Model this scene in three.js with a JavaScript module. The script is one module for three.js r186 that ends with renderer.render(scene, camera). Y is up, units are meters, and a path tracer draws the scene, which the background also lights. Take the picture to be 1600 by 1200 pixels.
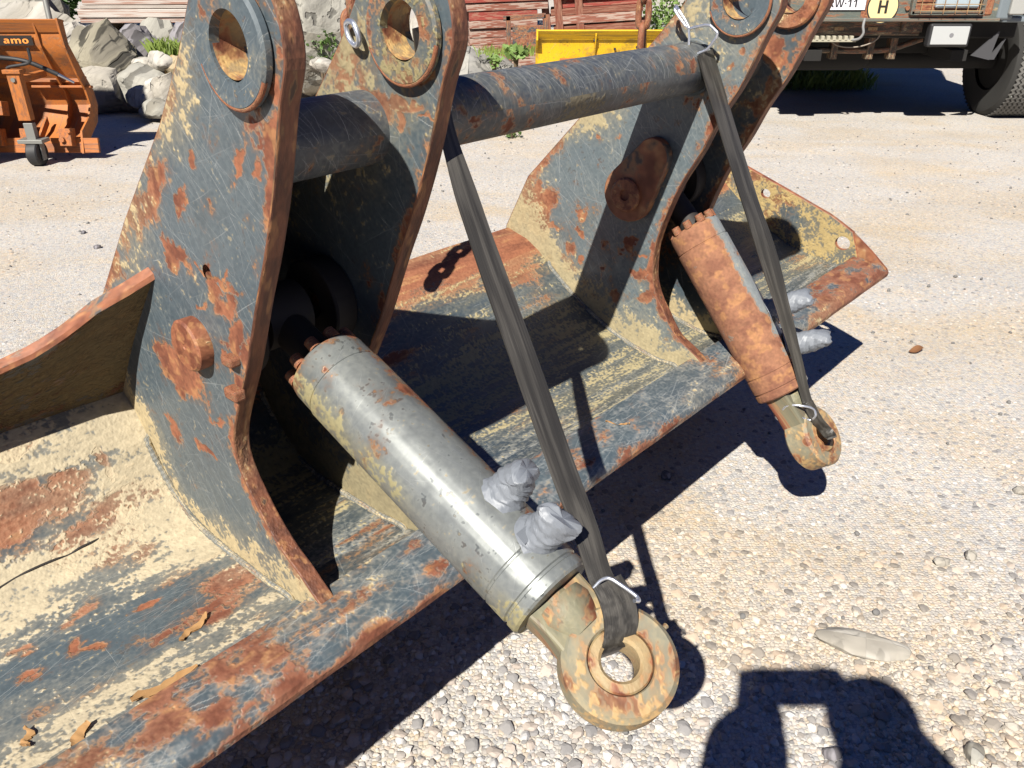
import * as THREE from 'three';
import { MarchingCubes } from 'three/addons/objects/MarchingCubes.js';
import { RoundedBoxGeometry } from 'three/addons/geometries/RoundedBoxGeometry.js';
import { mergeGeometries, mergeVertices, toCreasedNormals } from 'three/addons/utils/BufferGeometryUtils.js';

// ---------------------------------------------------------------- camera, sky, sun, exposure
const scene = new THREE.Scene();
const FPX = 1290, PITCH = 28 * Math.PI / 180, EYE = 1.6;
const camera = new THREE.PerspectiveCamera(2 * Math.atan(600 / FPX) * 180 / Math.PI, 4 / 3, 0.05, 600);
camera.position.set(0, EYE, 0);
camera.rotation.set(-PITCH, 0, 0);
const SUN = new THREE.Vector3(-0.359, 1, 0.919).normalize();
{ // deep blue clear sky, paler towards the horizon
  const w = 256, h = 128, a = new Float32Array(w * h * 4);
  for (let j = 0; j < h; j++) for (let i = 0; i < w; i++) {
    const el = ((j + 0.5) / h - 0.5) * Math.PI, az = ((i + 0.5) / w - 0.5) * 2 * Math.PI, d = new THREE.Vector3(Math.cos(el) * Math.cos(az), Math.sin(el), Math.cos(el) * Math.sin(az)), e = Math.max(0, d.y), t = Math.pow(1 - e, 4), glow = Math.pow(Math.max(0, d.dot(SUN)), 8) * 0.03, q = (j * w + i) * 4;
    a[q] = 0.005 + 0.04 * t + glow; a[q + 1] = 0.022 + 0.065 * t + glow; a[q + 2] = 0.095 + 0.11 * t + glow; a[q + 3] = 1;
  }
  const t = new THREE.DataTexture(a, w, h, THREE.RGBAFormat, THREE.FloatType); t.mapping = THREE.EquirectangularReflectionMapping; t.magFilter = t.minFilter = THREE.LinearFilter; t.needsUpdate = true;
  scene.background = t; scene.environment = t;
}
const sun = new THREE.DirectionalLight(new THREE.Color(1, 0.955, 0.87), 5);
sun.position.copy(SUN).multiplyScalar(20).add(new THREE.Vector3(1, 0, -4));
sun.target.position.set(1, 0, -4);
sun.castShadow = true; sun.shadow.mapSize.set(4096, 4096);
Object.assign(sun.shadow.camera, { left: -14, right: 14, top: 14, bottom: -14, near: 0.5, far: 50 });
scene.add(sun, sun.target);
const renderer = new THREE.WebGLRenderer({ antialias: true });
renderer.toneMapping = THREE.LinearToneMapping;
renderer.toneMappingExposure = 2.0;
renderer.shadowMap.enabled = true;

// ---------------------------------------------------------------- helpers
function rng(seed) { let a = seed >>> 0; return () => { a = (a + 0x6D2B79F5) | 0; let t = Math.imul(a ^ (a >>> 15), 1 | a); t = (t + Math.imul(t ^ (t >>> 7), 61 | t)) ^ t; return ((t ^ (t >>> 14)) >>> 0) / 4294967296; }; }
const V = (x, y, z) => new THREE.Vector3(x, y, z);
const clamp = (x, a = 0, b = 1) => x < a ? a : x > b ? b : x;
const smooth = (a, b, x) => { const t = clamp((x - a) / (b - a)); return t * t * (3 - 2 * t); };
const lerp = (a, b, t) => a + (b - a) * t;
const used = {};
function numbered(n) { used[n] = (used[n] ?? -1) + 1; return used[n] ? `${n}_${String(used[n]).padStart(3, '0')}` : n; }
function hash(ix, iy, s) { let h = Math.imul(ix, 374761393) ^ Math.imul(iy, 668265263) ^ Math.imul(s, 1442695041); h = Math.imul(h ^ (h >>> 13), 1274126177); return ((h ^ (h >>> 16)) >>> 0) / 4294967296; }
function noise(x, y, s) {
  const ix = Math.floor(x), iy = Math.floor(y); let fx = x - ix, fy = y - iy;
  fx = fx * fx * (3 - 2 * fx); fy = fy * fy * (3 - 2 * fy);
  const a = hash(ix, iy, s), b = hash(ix + 1, iy, s), c = hash(ix, iy + 1, s), d = hash(ix + 1, iy + 1, s);
  return a + (b - a) * fx + (c - a) * fy + (a - b - c + d) * fx * fy;
}
function fbm(x, y, o, s) { let v = 0, a = 0.5, t = 0; for (let i = 0; i < o; i++) { v += a * noise(x, y, s + i * 17); t += a; a *= 0.5; x = x * 2.03 + 3.1; y = y * 2.03 + 1.7; } return v / t; }
function fbmT(X, Y, f, o, s, W, H) { // the same, repeating every W x H
  let px = Math.max(1, Math.round(f * W)), py = Math.max(1, Math.round(f * H)), v = 0, a = 0.5, t = 0;
  for (let i = 0; i < o; i++) { const x = X / W * px, y = Y / H * py, ix = Math.floor(x), iy = Math.floor(y); let fx = x - ix, fy = y - iy; fx = fx * fx * (3 - 2 * fx); fy = fy * fy * (3 - 2 * fy); const x0 = ix % px, x1 = (ix + 1) % px, y0 = iy % py, y1 = (iy + 1) % py, A = hash(x0, y0, s), B = hash(x1, y0, s), C = hash(x0, y1, s), D = hash(x1, y1, s); v += a * (A + (B - A) * fx + (C - A) * fy + (A - B - C + D) * fx * fy); t += a; a *= 0.5; px *= 2; py *= 2; s += 17; }
  return v / t;
}
function noise3(p, s) { return (noise(p.x + 7.3 * p.z, p.y, s) + noise(p.y - 5.1 * p.x, p.z, s + 3) + noise(p.z + 2.2, p.x + 3.7 * p.y, s + 5)) / 3; }
function tag(o, label, category, group, kind) { Object.assign(o.userData, { label, category }); if (group) o.userData.group = group; if (kind) o.userData.kind = kind; return o; }
function mesh(name, geo, mat, parent) { const m = new THREE.Mesh(geo, mat); m.name = parent ? name : numbered(name); (parent ?? scene).add(m); return m; }
function thing(name, label, category, pos = [0, 0, 0], turn = 0, group) { const o = new THREE.Group(); o.name = numbered(name); o.position.set(...pos); o.rotation.y = turn; scene.add(o); return tag(o, label, category, group); }
const ALB = 0.76; // keeps pale surfaces at real-world reflectances
const std = (r, g, b, rough = 0.8, metal = 0) => { const m = new THREE.MeshStandardMaterial({ roughness: rough, metalness: metal }); m.color.setRGB(r * ALB, g * ALB, b * ALB); return m; };
// a pixel of a 1600 x 1200 view and one known coordinate give a place in the yard
function ray(u, v) { const dx = (u - 800) / FPX, dy = (600 - v) / FPX; return [dx, Math.cos(PITCH) + dy * Math.sin(PITCH), -Math.sin(PITCH) + dy * Math.cos(PITCH)]; }
function atF(u, v, F) { const d = ray(u, v), t = F / d[1]; return V(d[0] * t, EYE + d[2] * t, -F); }
function onGround(u, v, z = 0) { const d = ray(u, v), t = (z - EYE) / d[2]; return V(d[0] * t, z, -d[1] * t); }
// frame of the steel bucket: s along its edge, n towards the edge, z up
const AZ = 0.7306, SA = Math.sin(AZ), CA = Math.cos(AZ), TURN = Math.PI / 2 - AZ;
const S1 = 0.606, S2 = 0.889, S3 = 1.922, S4 = 2.181, PT = 0.032;
function onS(u, v, s) { const d = ray(u, v), ds = SA * d[0] + CA * d[1], dn = CA * d[0] - SA * d[1], t = s / ds; return [dn * t, EYE + d[2] * t]; }
function onZ(u, v, z) { const d = ray(u, v), t = (z - EYE) / d[2]; return [(SA * d[0] + CA * d[1]) * t, (CA * d[0] - SA * d[1]) * t]; }
const P = (s, n, z) => V(s, z, n);                       // a point in the bucket's frame
const toWorld = p => V(SA * p.x + CA * p.z, p.y, -CA * p.x + SA * p.z);
function frameThing(name, label, cat, base, group) {
  const w = toWorld(base), o = thing(name, label, cat, [w.x, w.y, w.z], TURN, group);
  o.put = (n, g, m, parent) => mesh(n, g.clone().translate(-base.x, -base.y, -base.z), m, parent ?? o);
  return o;
}
function tube(points, r, seg = 40, rad = 8, closed = false) { return new THREE.TubeGeometry(new THREE.CatmullRomCurve3(points, closed, 'centripetal'), seg, r, rad, closed); }
function rod(a, b, r0, r1 = r0, seg = 24, open = false) {
  const d = b.clone().sub(a), g = new THREE.CylinderGeometry(r1, r0, d.length(), seg, 1, open);
  g.applyQuaternion(new THREE.Quaternion().setFromUnitVectors(V(0, 1, 0), d.clone().normalize())); g.translate((a.x + b.x) / 2, (a.y + b.y) / 2, (a.z + b.z) / 2); return g;
}
function flatUV(g, k = 3.3) { const p = g.attributes.position, uv = new Float32Array(p.count * 2); for (let i = 0; i < p.count; i++) { uv[i * 2] = (p.getZ(i) + p.getX(i) * 0.7) * k; uv[i * 2 + 1] = (p.getY(i) + p.getX(i) * 0.5) * k; } g.setAttribute('uv', new THREE.BufferAttribute(uv, 2)); return g; }
function box(w, h, d, x = 0, y = 0, z = 0, r = 0.004) { return new RoundedBoxGeometry(w, h, d, 1, Math.min(r, w / 3, h / 3, d / 3)).translate(x, y, z); }
function merge(list) { return mergeGeometries(list.map(g => { const h = g.index ? g.toNonIndexed() : g.clone(); for (const k of Object.keys(h.attributes)) if (!['position', 'normal', 'uv'].includes(k)) h.deleteAttribute(k); return h; })); }
function lathe(pts, a, b, seg = 40) { // profile [radius, distance from a] turned about the line a -> b
  const g = new THREE.LatheGeometry(pts.map(p => new THREE.Vector2(p[0], p[1])), seg);
  g.applyQuaternion(new THREE.Quaternion().setFromUnitVectors(V(0, 1, 0), b.clone().sub(a).normalize())); g.translate(a.x, a.y, a.z); return g;
}

// ---------------------------------------------------------------- weathered steel textures
const lin2s = c => { c = clamp(c * ALB); return c <= 0.0031308 ? c * 12.92 * 255 : (1.055 * Math.pow(c, 1 / 2.4) - 0.055) * 255; };
function dataTex(w, h, arr, srgb, repeat) {
  const t = new THREE.DataTexture(arr, w, h, THREE.RGBAFormat); t.magFilter = THREE.LinearFilter; t.minFilter = THREE.LinearMipmapLinearFilter; t.generateMipmaps = true;
  if (srgb) t.colorSpace = THREE.SRGBColorSpace; if (repeat) t.wrapS = t.wrapT = THREE.RepeatWrapping; t.needsUpdate = true; return t;
}
const PAL = {
  paint: [0.08, 0.106, 0.124], paint2: [0.125, 0.15, 0.16], dark: [0.03, 0.04, 0.05], mud: [0.46, 0.365, 0.205], mudd: [0.22, 0.15, 0.06],
  rust: [0.29, 0.105, 0.05], rust2: [0.165, 0.05, 0.024], orange: [0.44, 0.215, 0.085], bare: [0.42, 0.43, 0.42],
};
const mixc = (o, c, t) => { o[0] += (c[0] - o[0]) * t; o[1] += (c[1] - o[1]) * t; o[2] += (c[2] - o[2]) * t; };
// W x H metres drawn on w x h texels; rust / mud: functions of (x, y) giving a bias; blobs: rust patches
function steel({ W, H, w, h, seed, rust = () => -0.25, mud = () => -0.3, blobs = [], scratches = 0, streak = 0, base = PAL.paint, base2 = PAL.paint2, dirs = 0.9, tile = false, rough = 0.42, mudc = PAL.mud, bump = 0.0022, metal = 0, bare = () => 0, fine = 1, shareBump = null, rustc = PAL.rust, rust2c = PAL.rust2 }) {
  const R = rng(seed), map = new Uint8Array(w * h * 4), aux = new Uint8Array(w * h * 4), scr = new Float32Array(w * h);
  for (let i = 0; i < scratches * 1.8; i++) {
    let x = R() * w, y = R() * h, a = dirs + (R() - 0.5) * 0.9, L = (20 + R() * R() * 220) * w / W / 1000, k = 0.2 + R() * R() * 0.8; if (R() < 0.25) a = R() * 6.28;
    for (let t = 0; t < L; t++) { x += Math.cos(a); y += Math.sin(a); a += (R() - 0.5) * 0.02; const xi = x | 0, yi = y | 0; if (xi >= 0 && yi >= 0 && xi < w && yi < h) scr[yi * w + xi] = Math.max(scr[yi * w + xi], k * Math.sin(Math.PI * t / L)); }
  }
  const sx = 1 / (1 + streak * 5), c = [0, 0, 0], gw = (w >> 2) + 3, gh = (h >> 2) + 3, G1 = new Float32Array(gw * gh), G4 = new Float32Array(gw * gh), GR = new Float32Array(gw * gh), GM = new Float32Array(gw * gh);
  for (let j = 0; j < gh; j++) for (let i = 0; i < gw; i++) { const X = i * 4 / w * W, Y = j * 4 / h * H, q = j * gw + i; if (tile) { G1[q] = fbmT(X, Y, 7, 3, seed, W, H); G4[q] = fbmT(X, Y, 6, 3, seed + 130, W, H); } else { G1[q] = fbm(X * 6, Y * 6, 4, seed); G4[q] = fbm(X * 5 * sx, Y * (5 + streak * 6), 4, seed + 130); } GR[q] = rust(X, Y); GM[q] = mud(X, Y); }
  for (let j = 0; j < h; j++) for (let i = 0; i < w; i++) {
    const X = i / w * W, Y = j / h * H, q = j * w + i;
    let n1, n2, n3, n4, n5;
    const gx = i / 4, gy = j / 4, g0 = (gy | 0) * gw + (gx | 0), ux = gx % 1, uy = gy % 1, low = A => { const t = A[g0] + (A[g0 + 1] - A[g0]) * ux, u = A[g0 + gw] + (A[g0 + gw + 1] - A[g0 + gw]) * ux; return t + (u - t) * uy; };
    n1 = low(G1); n4 = low(G4);
    if (tile) { n2 = fbmT(X, Y, 30, 3, seed + 50, W, H); n3 = fbmT(X, Y, 140, 2, seed + 90, W, H); n5 = fbmT(X, Y, 45, 3, seed + 170, W, H); }
    else { n2 = fbm(X * 30 * sx, Y * 30, 4, seed + 50); n3 = fbm(X * 160 * fine, Y * 160 * fine, 2, seed + 90); n5 = fbm(X * 45 * sx, Y * (45 + streak * 30), 3, seed + 170); }
    let rv = low(GR);
    for (const b of blobs) { const dx = X - b[0] + (n2 - 0.5) * 0.035 + (n1 - 0.5) * 0.03, dy = Y - b[1] + (n5 - 0.5) * 0.04 + (n4 - 0.5) * 0.03, e = b[2] * dx + b[3] * dy, f = b[4] * dx + b[5] * dy, d = Math.sqrt(e * e + f * f); if (d < 2) rv = Math.max(rv, (1 - d) * 0.55); }
    rv += (n1 - 0.5) * 0.85 + (n2 - 0.5) * 0.9 + (n3 - 0.5) * 0.3;
    let mv = low(GM) + (n4 - 0.5) * 1.3 + (n5 - 0.5) * 0.9 + (n3 - 0.5) * 0.75;
    const fv = low(GM) + (n4 - 0.5) * 1.5 + (n5 - 0.5) * 0.3 + (n3 - 0.5) * 0.35, mm = Math.max(smooth(0.04, 0.34, mv), 0.42 * smooth(-0.4, 0.45, fv)), rm = smooth(-0.02, 0.09, rv), halo = smooth(-0.06, 0, rv) * (1 - rm), stain = smooth(-0.34, 0.0, rv) * (1 - rm), grime = smooth(0.46, 0.7, n1 * 0.75 + n5 * 0.25);
    c[0] = base[0]; c[1] = base[1]; c[2] = base[2];
    mixc(c, base2, smooth(0.3, 0.75, n1 * 0.55 + n3 * 0.3 + n5 * 0.15) * 0.75);
    const spk = smooth(0.63, 0.72, n3 * 0.6 + n2 * 0.4); mixc(c, PAL.dark, spk * 0.6); mixc(c, PAL.mud, smooth(0.68, 0.78, n3 * 0.55 + n5 * 0.45) * 0.4);
    mixc(c, PAL.dark, grime * 0.38); mixc(c, [0.17, 0.085, 0.045], stain * stain * 0.42); const v = 0.8 + n3 * 0.26 + n2 * 0.14; c[0] *= v; c[1] *= v; c[2] *= v;
    const br = bare(X, Y); if (br > 0) mixc(c, PAL.bare, clamp(br * smooth(0.42, 0.72, n5 * 0.6 + n3 * 0.4)));
    mixc(c, PAL.bare, scr[q] * (1 - rm) * 0.8);
    mixc(c, PAL.orange, halo * 0.55);
    if (rm > 0) { const rc = [rustc[0], rustc[1], rustc[2]]; mixc(rc, rust2c, smooth(0.45, 0.75, n2)); mixc(rc, PAL.orange, smooth(0.55, 0.75, n5) * 0.55); const k = 0.75 + n3 * 0.5; rc[0] *= k; rc[1] *= k; rc[2] *= k; mixc(c, rc, rm); }
    if (mm > 0) { const k = 0.8 + n3 * 0.35 + (n5 - 0.5) * 0.3; mixc(c, [mudc[0] * k, mudc[1] * k, mudc[2] * k], mm * 0.92); }
    map[q * 4] = lin2s(c[0]); map[q * 4 + 1] = lin2s(c[1]); map[q * 4 + 2] = lin2s(c[2]); map[q * 4 + 3] = 255;
    let hgt = 0.45 - rm * 0.28 + halo * 0.05 + rm * (n3 - 0.5) * 0.3 + mm * (0.15 + (n5 - 0.4) * 0.7 + (n3 - 0.5) * 0.35) - scr[q] * 0.12 + (n2 - 0.5) * 0.1;
    let ro = lerp(lerp(rough + (n5 - 0.5) * 0.25 - br * 0.1, 0.88, rm), 0.95, mm);
    aux[q * 4] = clamp(hgt) * 255; aux[q * 4 + 1] = clamp(ro) * 255; aux[q * 4 + 2] = clamp(hgt) * 255; aux[q * 4 + 3] = 255;
  }
  const out = { map: dataTex(w, h, map, true, tile), metalness: metal, bumpScale: bump };
  if (shareBump) out.bumpMap = shareBump.bumpMap; else { const bm = new Uint8Array(w * h * 4); for (let q = 0; q < w * h; q++) { bm[q * 4] = bm[q * 4 + 1] = bm[q * 4 + 2] = aux[q * 4]; bm[q * 4 + 3] = 255; } out.bumpMap = dataTex(w, h, bm, false, tile); }
  if (tile) out.roughness = lerp(rough, 0.85, 0.5); else { const w2 = w >> 1, h2 = h >> 1, rm = new Uint8Array(w2 * h2 * 4); for (let j = 0; j < h2; j++) for (let i = 0; i < w2; i++) { const q = (j * w2 + i) * 4, p = (j * 2 * w + i * 2) * 4; rm[q] = rm[q + 1] = rm[q + 2] = aux[p + 1]; rm[q + 3] = 255; } out.roughnessMap = dataTex(w2, h2, rm, false, tile); out.roughness = 1; }
  return new THREE.MeshStandardMaterial(out);
}
// patch of rust given in pixels of the view, on the plane of an ear plate at s (texture origin n0, z0, x runs with n)
function patch(s, n0, z0) { return ([u, v, ru, rv, ang = 0]) => {
  const c = onS(u, v, s), ca = Math.cos(ang), sa = Math.sin(ang), a = onS(u + ca * ru, v + sa * ru, s), b = onS(u - sa * rv, v + ca * rv, s);
  const ax = a[0] - c[0], ay = a[1] - c[1], bx = b[0] - c[0], by = b[1] - c[1], D = ax * by - ay * bx;
  return [c[0] - n0, c[1] - z0, by / D, -bx / D, -ay / D, ax / D];
}; }
function segDist(px, py, pts) { let m = 9; for (let i = 0; i + 1 < pts.length; i++) { const [ax, ay] = pts[i], [bx, by] = pts[i + 1], dx = bx - ax, dy = by - ay, t = clamp(((px - ax) * dx + (py - ay) * dy) / (dx * dx + dy * dy)); m = Math.min(m, Math.hypot(px - ax - t * dx, py - ay - t * dy)); } return m; }

// ---------------------------------------------------------------- outlines of the bucket (n, z)
const arc = []; for (let i = 0; i <= 14; i++) { const a = lerp(0.02, Math.PI - 0.75, i / 14); arc.push([-1.018 + 0.108 * Math.cos(a), 1.492 + 0.108 * Math.sin(a)]); }
const frontA = [[-0.985, 0.537], [-1.03, 0.566], [-1.065, 0.592], [-1.1, 0.612], [-1.13, 0.636], [-1.157, 0.664], [-1.18, 0.695], [-1.203, 0.731], [-1.217, 0.765], [-1.218, 0.80], [-1.207, 0.84], [-1.185, 0.885], [-1.13, 0.984], [-1.066, 1.118], [-1.021, 1.206], [-0.976, 1.309], [-0.938, 1.417], [-0.912, 1.478]];
const frontB = [[-0.985, 0.537], [-1.02, 0.564], [-1.05, 0.581], [-1.087, 0.602], [-1.113, 0.63], [-1.135, 0.663], [-1.155, 0.69], [-1.172, 0.72], [-1.184, 0.755], [-1.188, 0.794], [-1.188, 0.84], [-1.18, 0.885], [-1.129, 1.03], [-1.075, 1.128], [-1.037, 1.212], [-0.982, 1.309], [-0.938, 1.417], [-0.912, 1.478]];
const backPts = [[-1.172, 1.458], [-1.262, 1.358], [-1.468, 1.165], [-1.655, 0.972], [-1.745, 0.80], [-1.755, 0.74], [-1.67, 0.66], [-1.6, 0.56], [-1.5, 0.505], [-1.3, 0.49], [-1.05, 0.505]];
const profA = [[-1.03, 0.532], [-1.10, 0.514], [-1.17, 0.508], [-1.25, 0.506], [-1.33, 0.506], [-1.40, 0.510], [-1.46, 0.524], [-1.51, 0.552], [-1.555, 0.60], [-1.59, 0.66], [-1.635, 0.722], [-1.69, 0.765], [-1.75, 0.800]];
const profB = [[-1.03, 0.532], [-1.08, 0.514], [-1.13, 0.514], [-1.19, 0.522], [-1.25, 0.537], [-1.31, 0.556], [-1.37, 0.582], [-1.43, 0.614], [-1.50, 0.660], [-1.56, 0.708], [-1.61, 0.748], [-1.66, 0.775], [-1.74, 0.795]];
const arcLen = [0]; for (let i = 1; i < profA.length; i++) arcLen.push(arcLen[i - 1] + Math.hypot(profA[i][0] - profA[i - 1][0], profA[i][1] - profA[i - 1][1]));
const TROUGH = arcLen[arcLen.length - 1];
const SL = -0.34, SR = 3.115;

// ---------------------------------------------------------------- materials of the bucket
const PN = -1.82, PZ = 0.45, PW = 1.0, PH = 1.2;
function plateMat(s, front, blobs, w, h, seed, extra = {}) {
  const pb = patch(s, PN, PZ), contact = s < 1.5 ? profA : profB;
  return steel({ W: PW, H: PH, w, h, seed, blobs: blobs.map(pb), scratches: extra.scr ?? 700, dirs: extra.dirs ?? -0.9,
    rust: (x, y) => { const n = x + PN, z = y + PZ; const df = segDist(n, z, front), db = segDist(n, z, backPts.slice(0, 5)); return -0.30 + 0.34 * (1 - smooth(0.004, 0.03, df)) + 0.40 * (1 - smooth(0.004, 0.05, db)); },
    mud: (x, y) => { const n = x + PN, z = y + PZ, dc = segDist(n, z, contact), db = segDist(n, z, backPts.slice(0, 5)); return (extra.mud ?? -0.42) + 1.0 * (1 - smooth(0.0, 0.16, dc)) + 0.5 * (1 - smooth(0.0, 0.14, db)); }, ...(extra.mudc ? { mudc: extra.mudc } : {}), ...(extra.base ? { base: extra.base, base2: extra.base2 } : {}) });
}
const matP1 = plateMat(S1, frontA, [[372, 268, 9, 24, 0.5], [283, 323, 8, 20, 0.3], [240, 300, 22, 60, 0.25], [265, 398, 12, 30, -0.5], [285, 405, 9, 38, -0.55], [330, 430, 60, 6, 0.62], [352, 480, 17, 30, -0.4], [330, 447, 8, 26, -0.5], [288, 590, 20, 62, -0.55], [268, 560, 10, 35, -0.5], [312, 472, 10, 9], [349, 432, 6, 6], [405, 285, 8, 14], [320, 704, 26, 5, 0.6], [337, 660, 14, 7, 0.4], [372, 690, 14, 16], [390, 745, 14, 8], [395, 782, 10, 14], [270, 672, 8, 26, -0.5], [372, 530, 10, 26], [448, 45, 8, 20], [395, 20, 8, 18, 0.4], [470, 905, 10, 14], [360, 560, 14, 10], [275, 525, 6, 24, -0.3], [300, 250, 5, 22, -0.2]], 1000, 1200, 11, { mud: -0.5, scr: 1500 });
const matP2 = plateMat(S2, frontA, [[578, 170, 32, 24, 0.5], [540, 120, 12, 40, 0.4], [640, 160, 22, 10, 0.1], [628, 188, 6, 16], [672, 178, 24, 5, -0.2], [662, 110, 22, 12, -0.9], [660, 30, 14, 24]], 700, 840, 23, { mud: -0.25, mudc: [0.30, 0.25, 0.14], scr: 500 });
const matP3 = plateMat(S3, frontB, [[840, 325, 26, 34, 0.6], [858, 354, 18, 5, 0.2], [910, 337, 7, 7], [908, 368, 5, 7], [893, 392, 6, 9], [907, 410, 5, 6], [992, 376, 6, 8], [1006, 402, 6, 5], [1006, 430, 16, 5], [960, 466, 8, 10], [1010, 466, 10, 8], [985, 385, 6, 8], [930, 215, 6, 12, -0.4], [960, 215, 8, 8], [865, 220, 14, 40, 0.6], [1160, 82, 6, 6], [1142, 100, 5, 4], [850, 420, 16, 20]], 700, 840, 37, { base: [0.12, 0.15, 0.165], base2: [0.19, 0.215, 0.215], mud: -0.24, scr: 900, mudc: [0.40, 0.33, 0.19] });
const matP4 = plateMat(S4, frontB, [[1195, 75, 24, 20, 0.3], [1215, 95, 16, 12, 0.5], [1195, 150, 6, 30, 0.4]], 500, 600, 41, { mud: -0.35, scr: 300 });
const matRust = steel({ W: 0.5, H: 0.5, w: 384, h: 384, seed: 61, rust: () => 0.35, mud: () => -0.45, tile: true, bump: 0.002 });
const matShadedEdge = steel({ W: 0.5, H: 0.5, w: 320, h: 320, seed: 64, shareBump: matRust, rustc: [0.19, 0.07, 0.035], rust2c: [0.11, 0.04, 0.022], rust: () => 0.3, mud: () => -0.5, tile: true, base: [0.06, 0.04, 0.03], base2: [0.10, 0.06, 0.035], bump: 0.003 });  // edge rust darkened in colour for the shade on these faces
const matDarkRust = steel({ W: 0.5, H: 0.5, w: 256, h: 256, seed: 67, shareBump: matRust, rust: () => 0.1, mud: () => -0.5, tile: true, base: [0.05, 0.06, 0.07], base2: [0.08, 0.09, 0.1] });
const matHub = std(0.022, 0.018, 0.016, 0.7);
const matRustTan = steel({ W: 0.3, H: 0.3, w: 256, h: 256, seed: 173, shareBump: matRust, base: [0.4, 0.3, 0.16], base2: [0.45, 0.3, 0.14], rust: () => -0.02, mud: () => -0.2, mudc: [0.5, 0.33, 0.13], tile: true });
matRustTan.side = THREE.DoubleSide;
const matPaint = steel({ W: 0.5, H: 0.5, w: 448, h: 448, seed: 71, rust: () => -0.3, mud: () => -0.38, tile: true, scratches: 160 });
const matOlive = steel({ W: 0.5, H: 0.5, w: 384, h: 384, seed: 73, rust: () => -0.14, mud: () => -0.05, mudc: [0.26, 0.22, 0.11], tile: true });
const band = (y, a, b) => smooth(a - 0.015, a + 0.02, y) * (1 - smooth(b - 0.02, b + 0.015, y));
const TL = 0.95, TRL = SR - 0.61;
const pxTrough = ([u, v, ru, rv, ang = 0]) => { const c = onZ(u, v, 0.51), a = onZ(u + Math.cos(ang) * ru, v + Math.sin(ang) * ru, 0.51), b = onZ(u - Math.sin(ang) * rv, v + Math.cos(ang) * rv, 0.51); const ax = a[0] - c[0], ay = c[1] - a[1], bx = b[0] - c[0], by = c[1] - b[1], D = ax * by - ay * bx; return [c[0] - SL, -1.03 - c[1], by / D, -bx / D, -ay / D, ax / D]; };
const matTroughL = steel({ W: TL, H: TROUGH, w: 1180, h: 1120, seed: 83, streak: 0.25, scratches: 700, dirs: 0,
  blobs: [[30, 865, 48, 28, -0.4], [120, 815, 30, 13, -0.4], [110, 880, 28, 12, -0.5], [50, 800, 30, 8, -0.4], [190, 862, 18, 7, -0.5], [120, 965, 50, 12, -0.55], [110, 1010, 14, 22, 0.4], [30, 1060, 40, 14, -0.3], [30, 1020, 26, 9, -0.3], [140, 1010, 30, 8, -0.3], [235, 945, 20, 6, -0.4], [160, 790, 20, 8, 0.5]].map(pxTrough),
rust: (x, y) => -0.32 + 0.14 * band(y, 0.12, 0.32) + 0.26 * band(y, 0.50, 0.63), mud: (x, y) => { const w = (fbm(x * 4, y * 9, 3, 5) - 0.5) * 0.06, t = y + w; return -0.5 + 0.6 * band(t, 0.04, 0.13) + 0.2 * band(t, 0.13, 0.30) + 0.8 * band(t, 0.29, 0.5) + 0.42 * band(t, 0.49, 0.62) + 0.72 * smooth(0.6, 0.68, t) + 0.5 * smooth(0.75, 0.94, x) * smooth(0.05, 0.15, t); }, mudc: [0.51, 0.43, 0.29], bare: (x, y) => 0.55 * (1 - smooth(0.02, 0.08, y)), bump: 0.004, rough: 0.4 });
const matTroughR = steel({ W: TRL, H: TROUGH, w: 1900, h: 720, seed: 97, streak: 0.9, scratches: 1500, dirs: 0, base: [0.05, 0.07, 0.088], base2: [0.11, 0.135, 0.145],
  rust: (x, y) => -0.34 + 0.62 * smooth(0.56, 0.72, y), mud: (x, y) => -0.22 + 0.35 * smooth(0.08, 0.2, y) * (1 - smooth(0.45, 0.6, y)), mudc: [0.36, 0.30, 0.16], bare: (x, y) => 0.8 * (1 - smooth(0.03, 0.3, y)), bump: 0.003, rough: 0.36 });
const matLip = steel({ W: SR - SL, H: 0.2, w: 2048, h: 120, seed: 101, streak: 0.15, scratches: 900, dirs: 0, rustc: [0.25, 0.10, 0.055], rust: (x, y) => 0.0 - 0.22 * smooth(0.9, 1.3, x) + 0.28 * smooth(2.7, 3.0, x) + 0.25 * smooth(0.128, 0.15, y), mud: () => -0.3, bare: (x, y) => 0.28, bump: 0.004 });
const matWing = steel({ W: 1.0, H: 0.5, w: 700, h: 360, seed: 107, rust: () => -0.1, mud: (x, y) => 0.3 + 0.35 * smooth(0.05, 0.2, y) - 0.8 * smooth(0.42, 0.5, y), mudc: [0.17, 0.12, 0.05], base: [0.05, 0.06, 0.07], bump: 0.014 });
const matTan = steel({ W: 1.0, H: 0.5, w: 640, h: 320, seed: 113, rust: (x, y) => -0.2, mud: () => 0.26, mudc: [0.42, 0.31, 0.13], scratches: 100, bump: 0.003 });
const matTubeC = steel({ W: 1.6, H: 0.38, w: 1400, h: 332, seed: 127, scratches: 900, dirs: 1.2, rust: (x, y) => -0.36 + 0.12 * smooth(0.5, 0.9, noise(x * 2.2, y * 3, 5)), mud: (x, y) => -0.2, mudc: [0.20, 0.17, 0.11], base: [0.06, 0.07, 0.085], base2: [0.15, 0.16, 0.155], rough: 0.5 });

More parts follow.
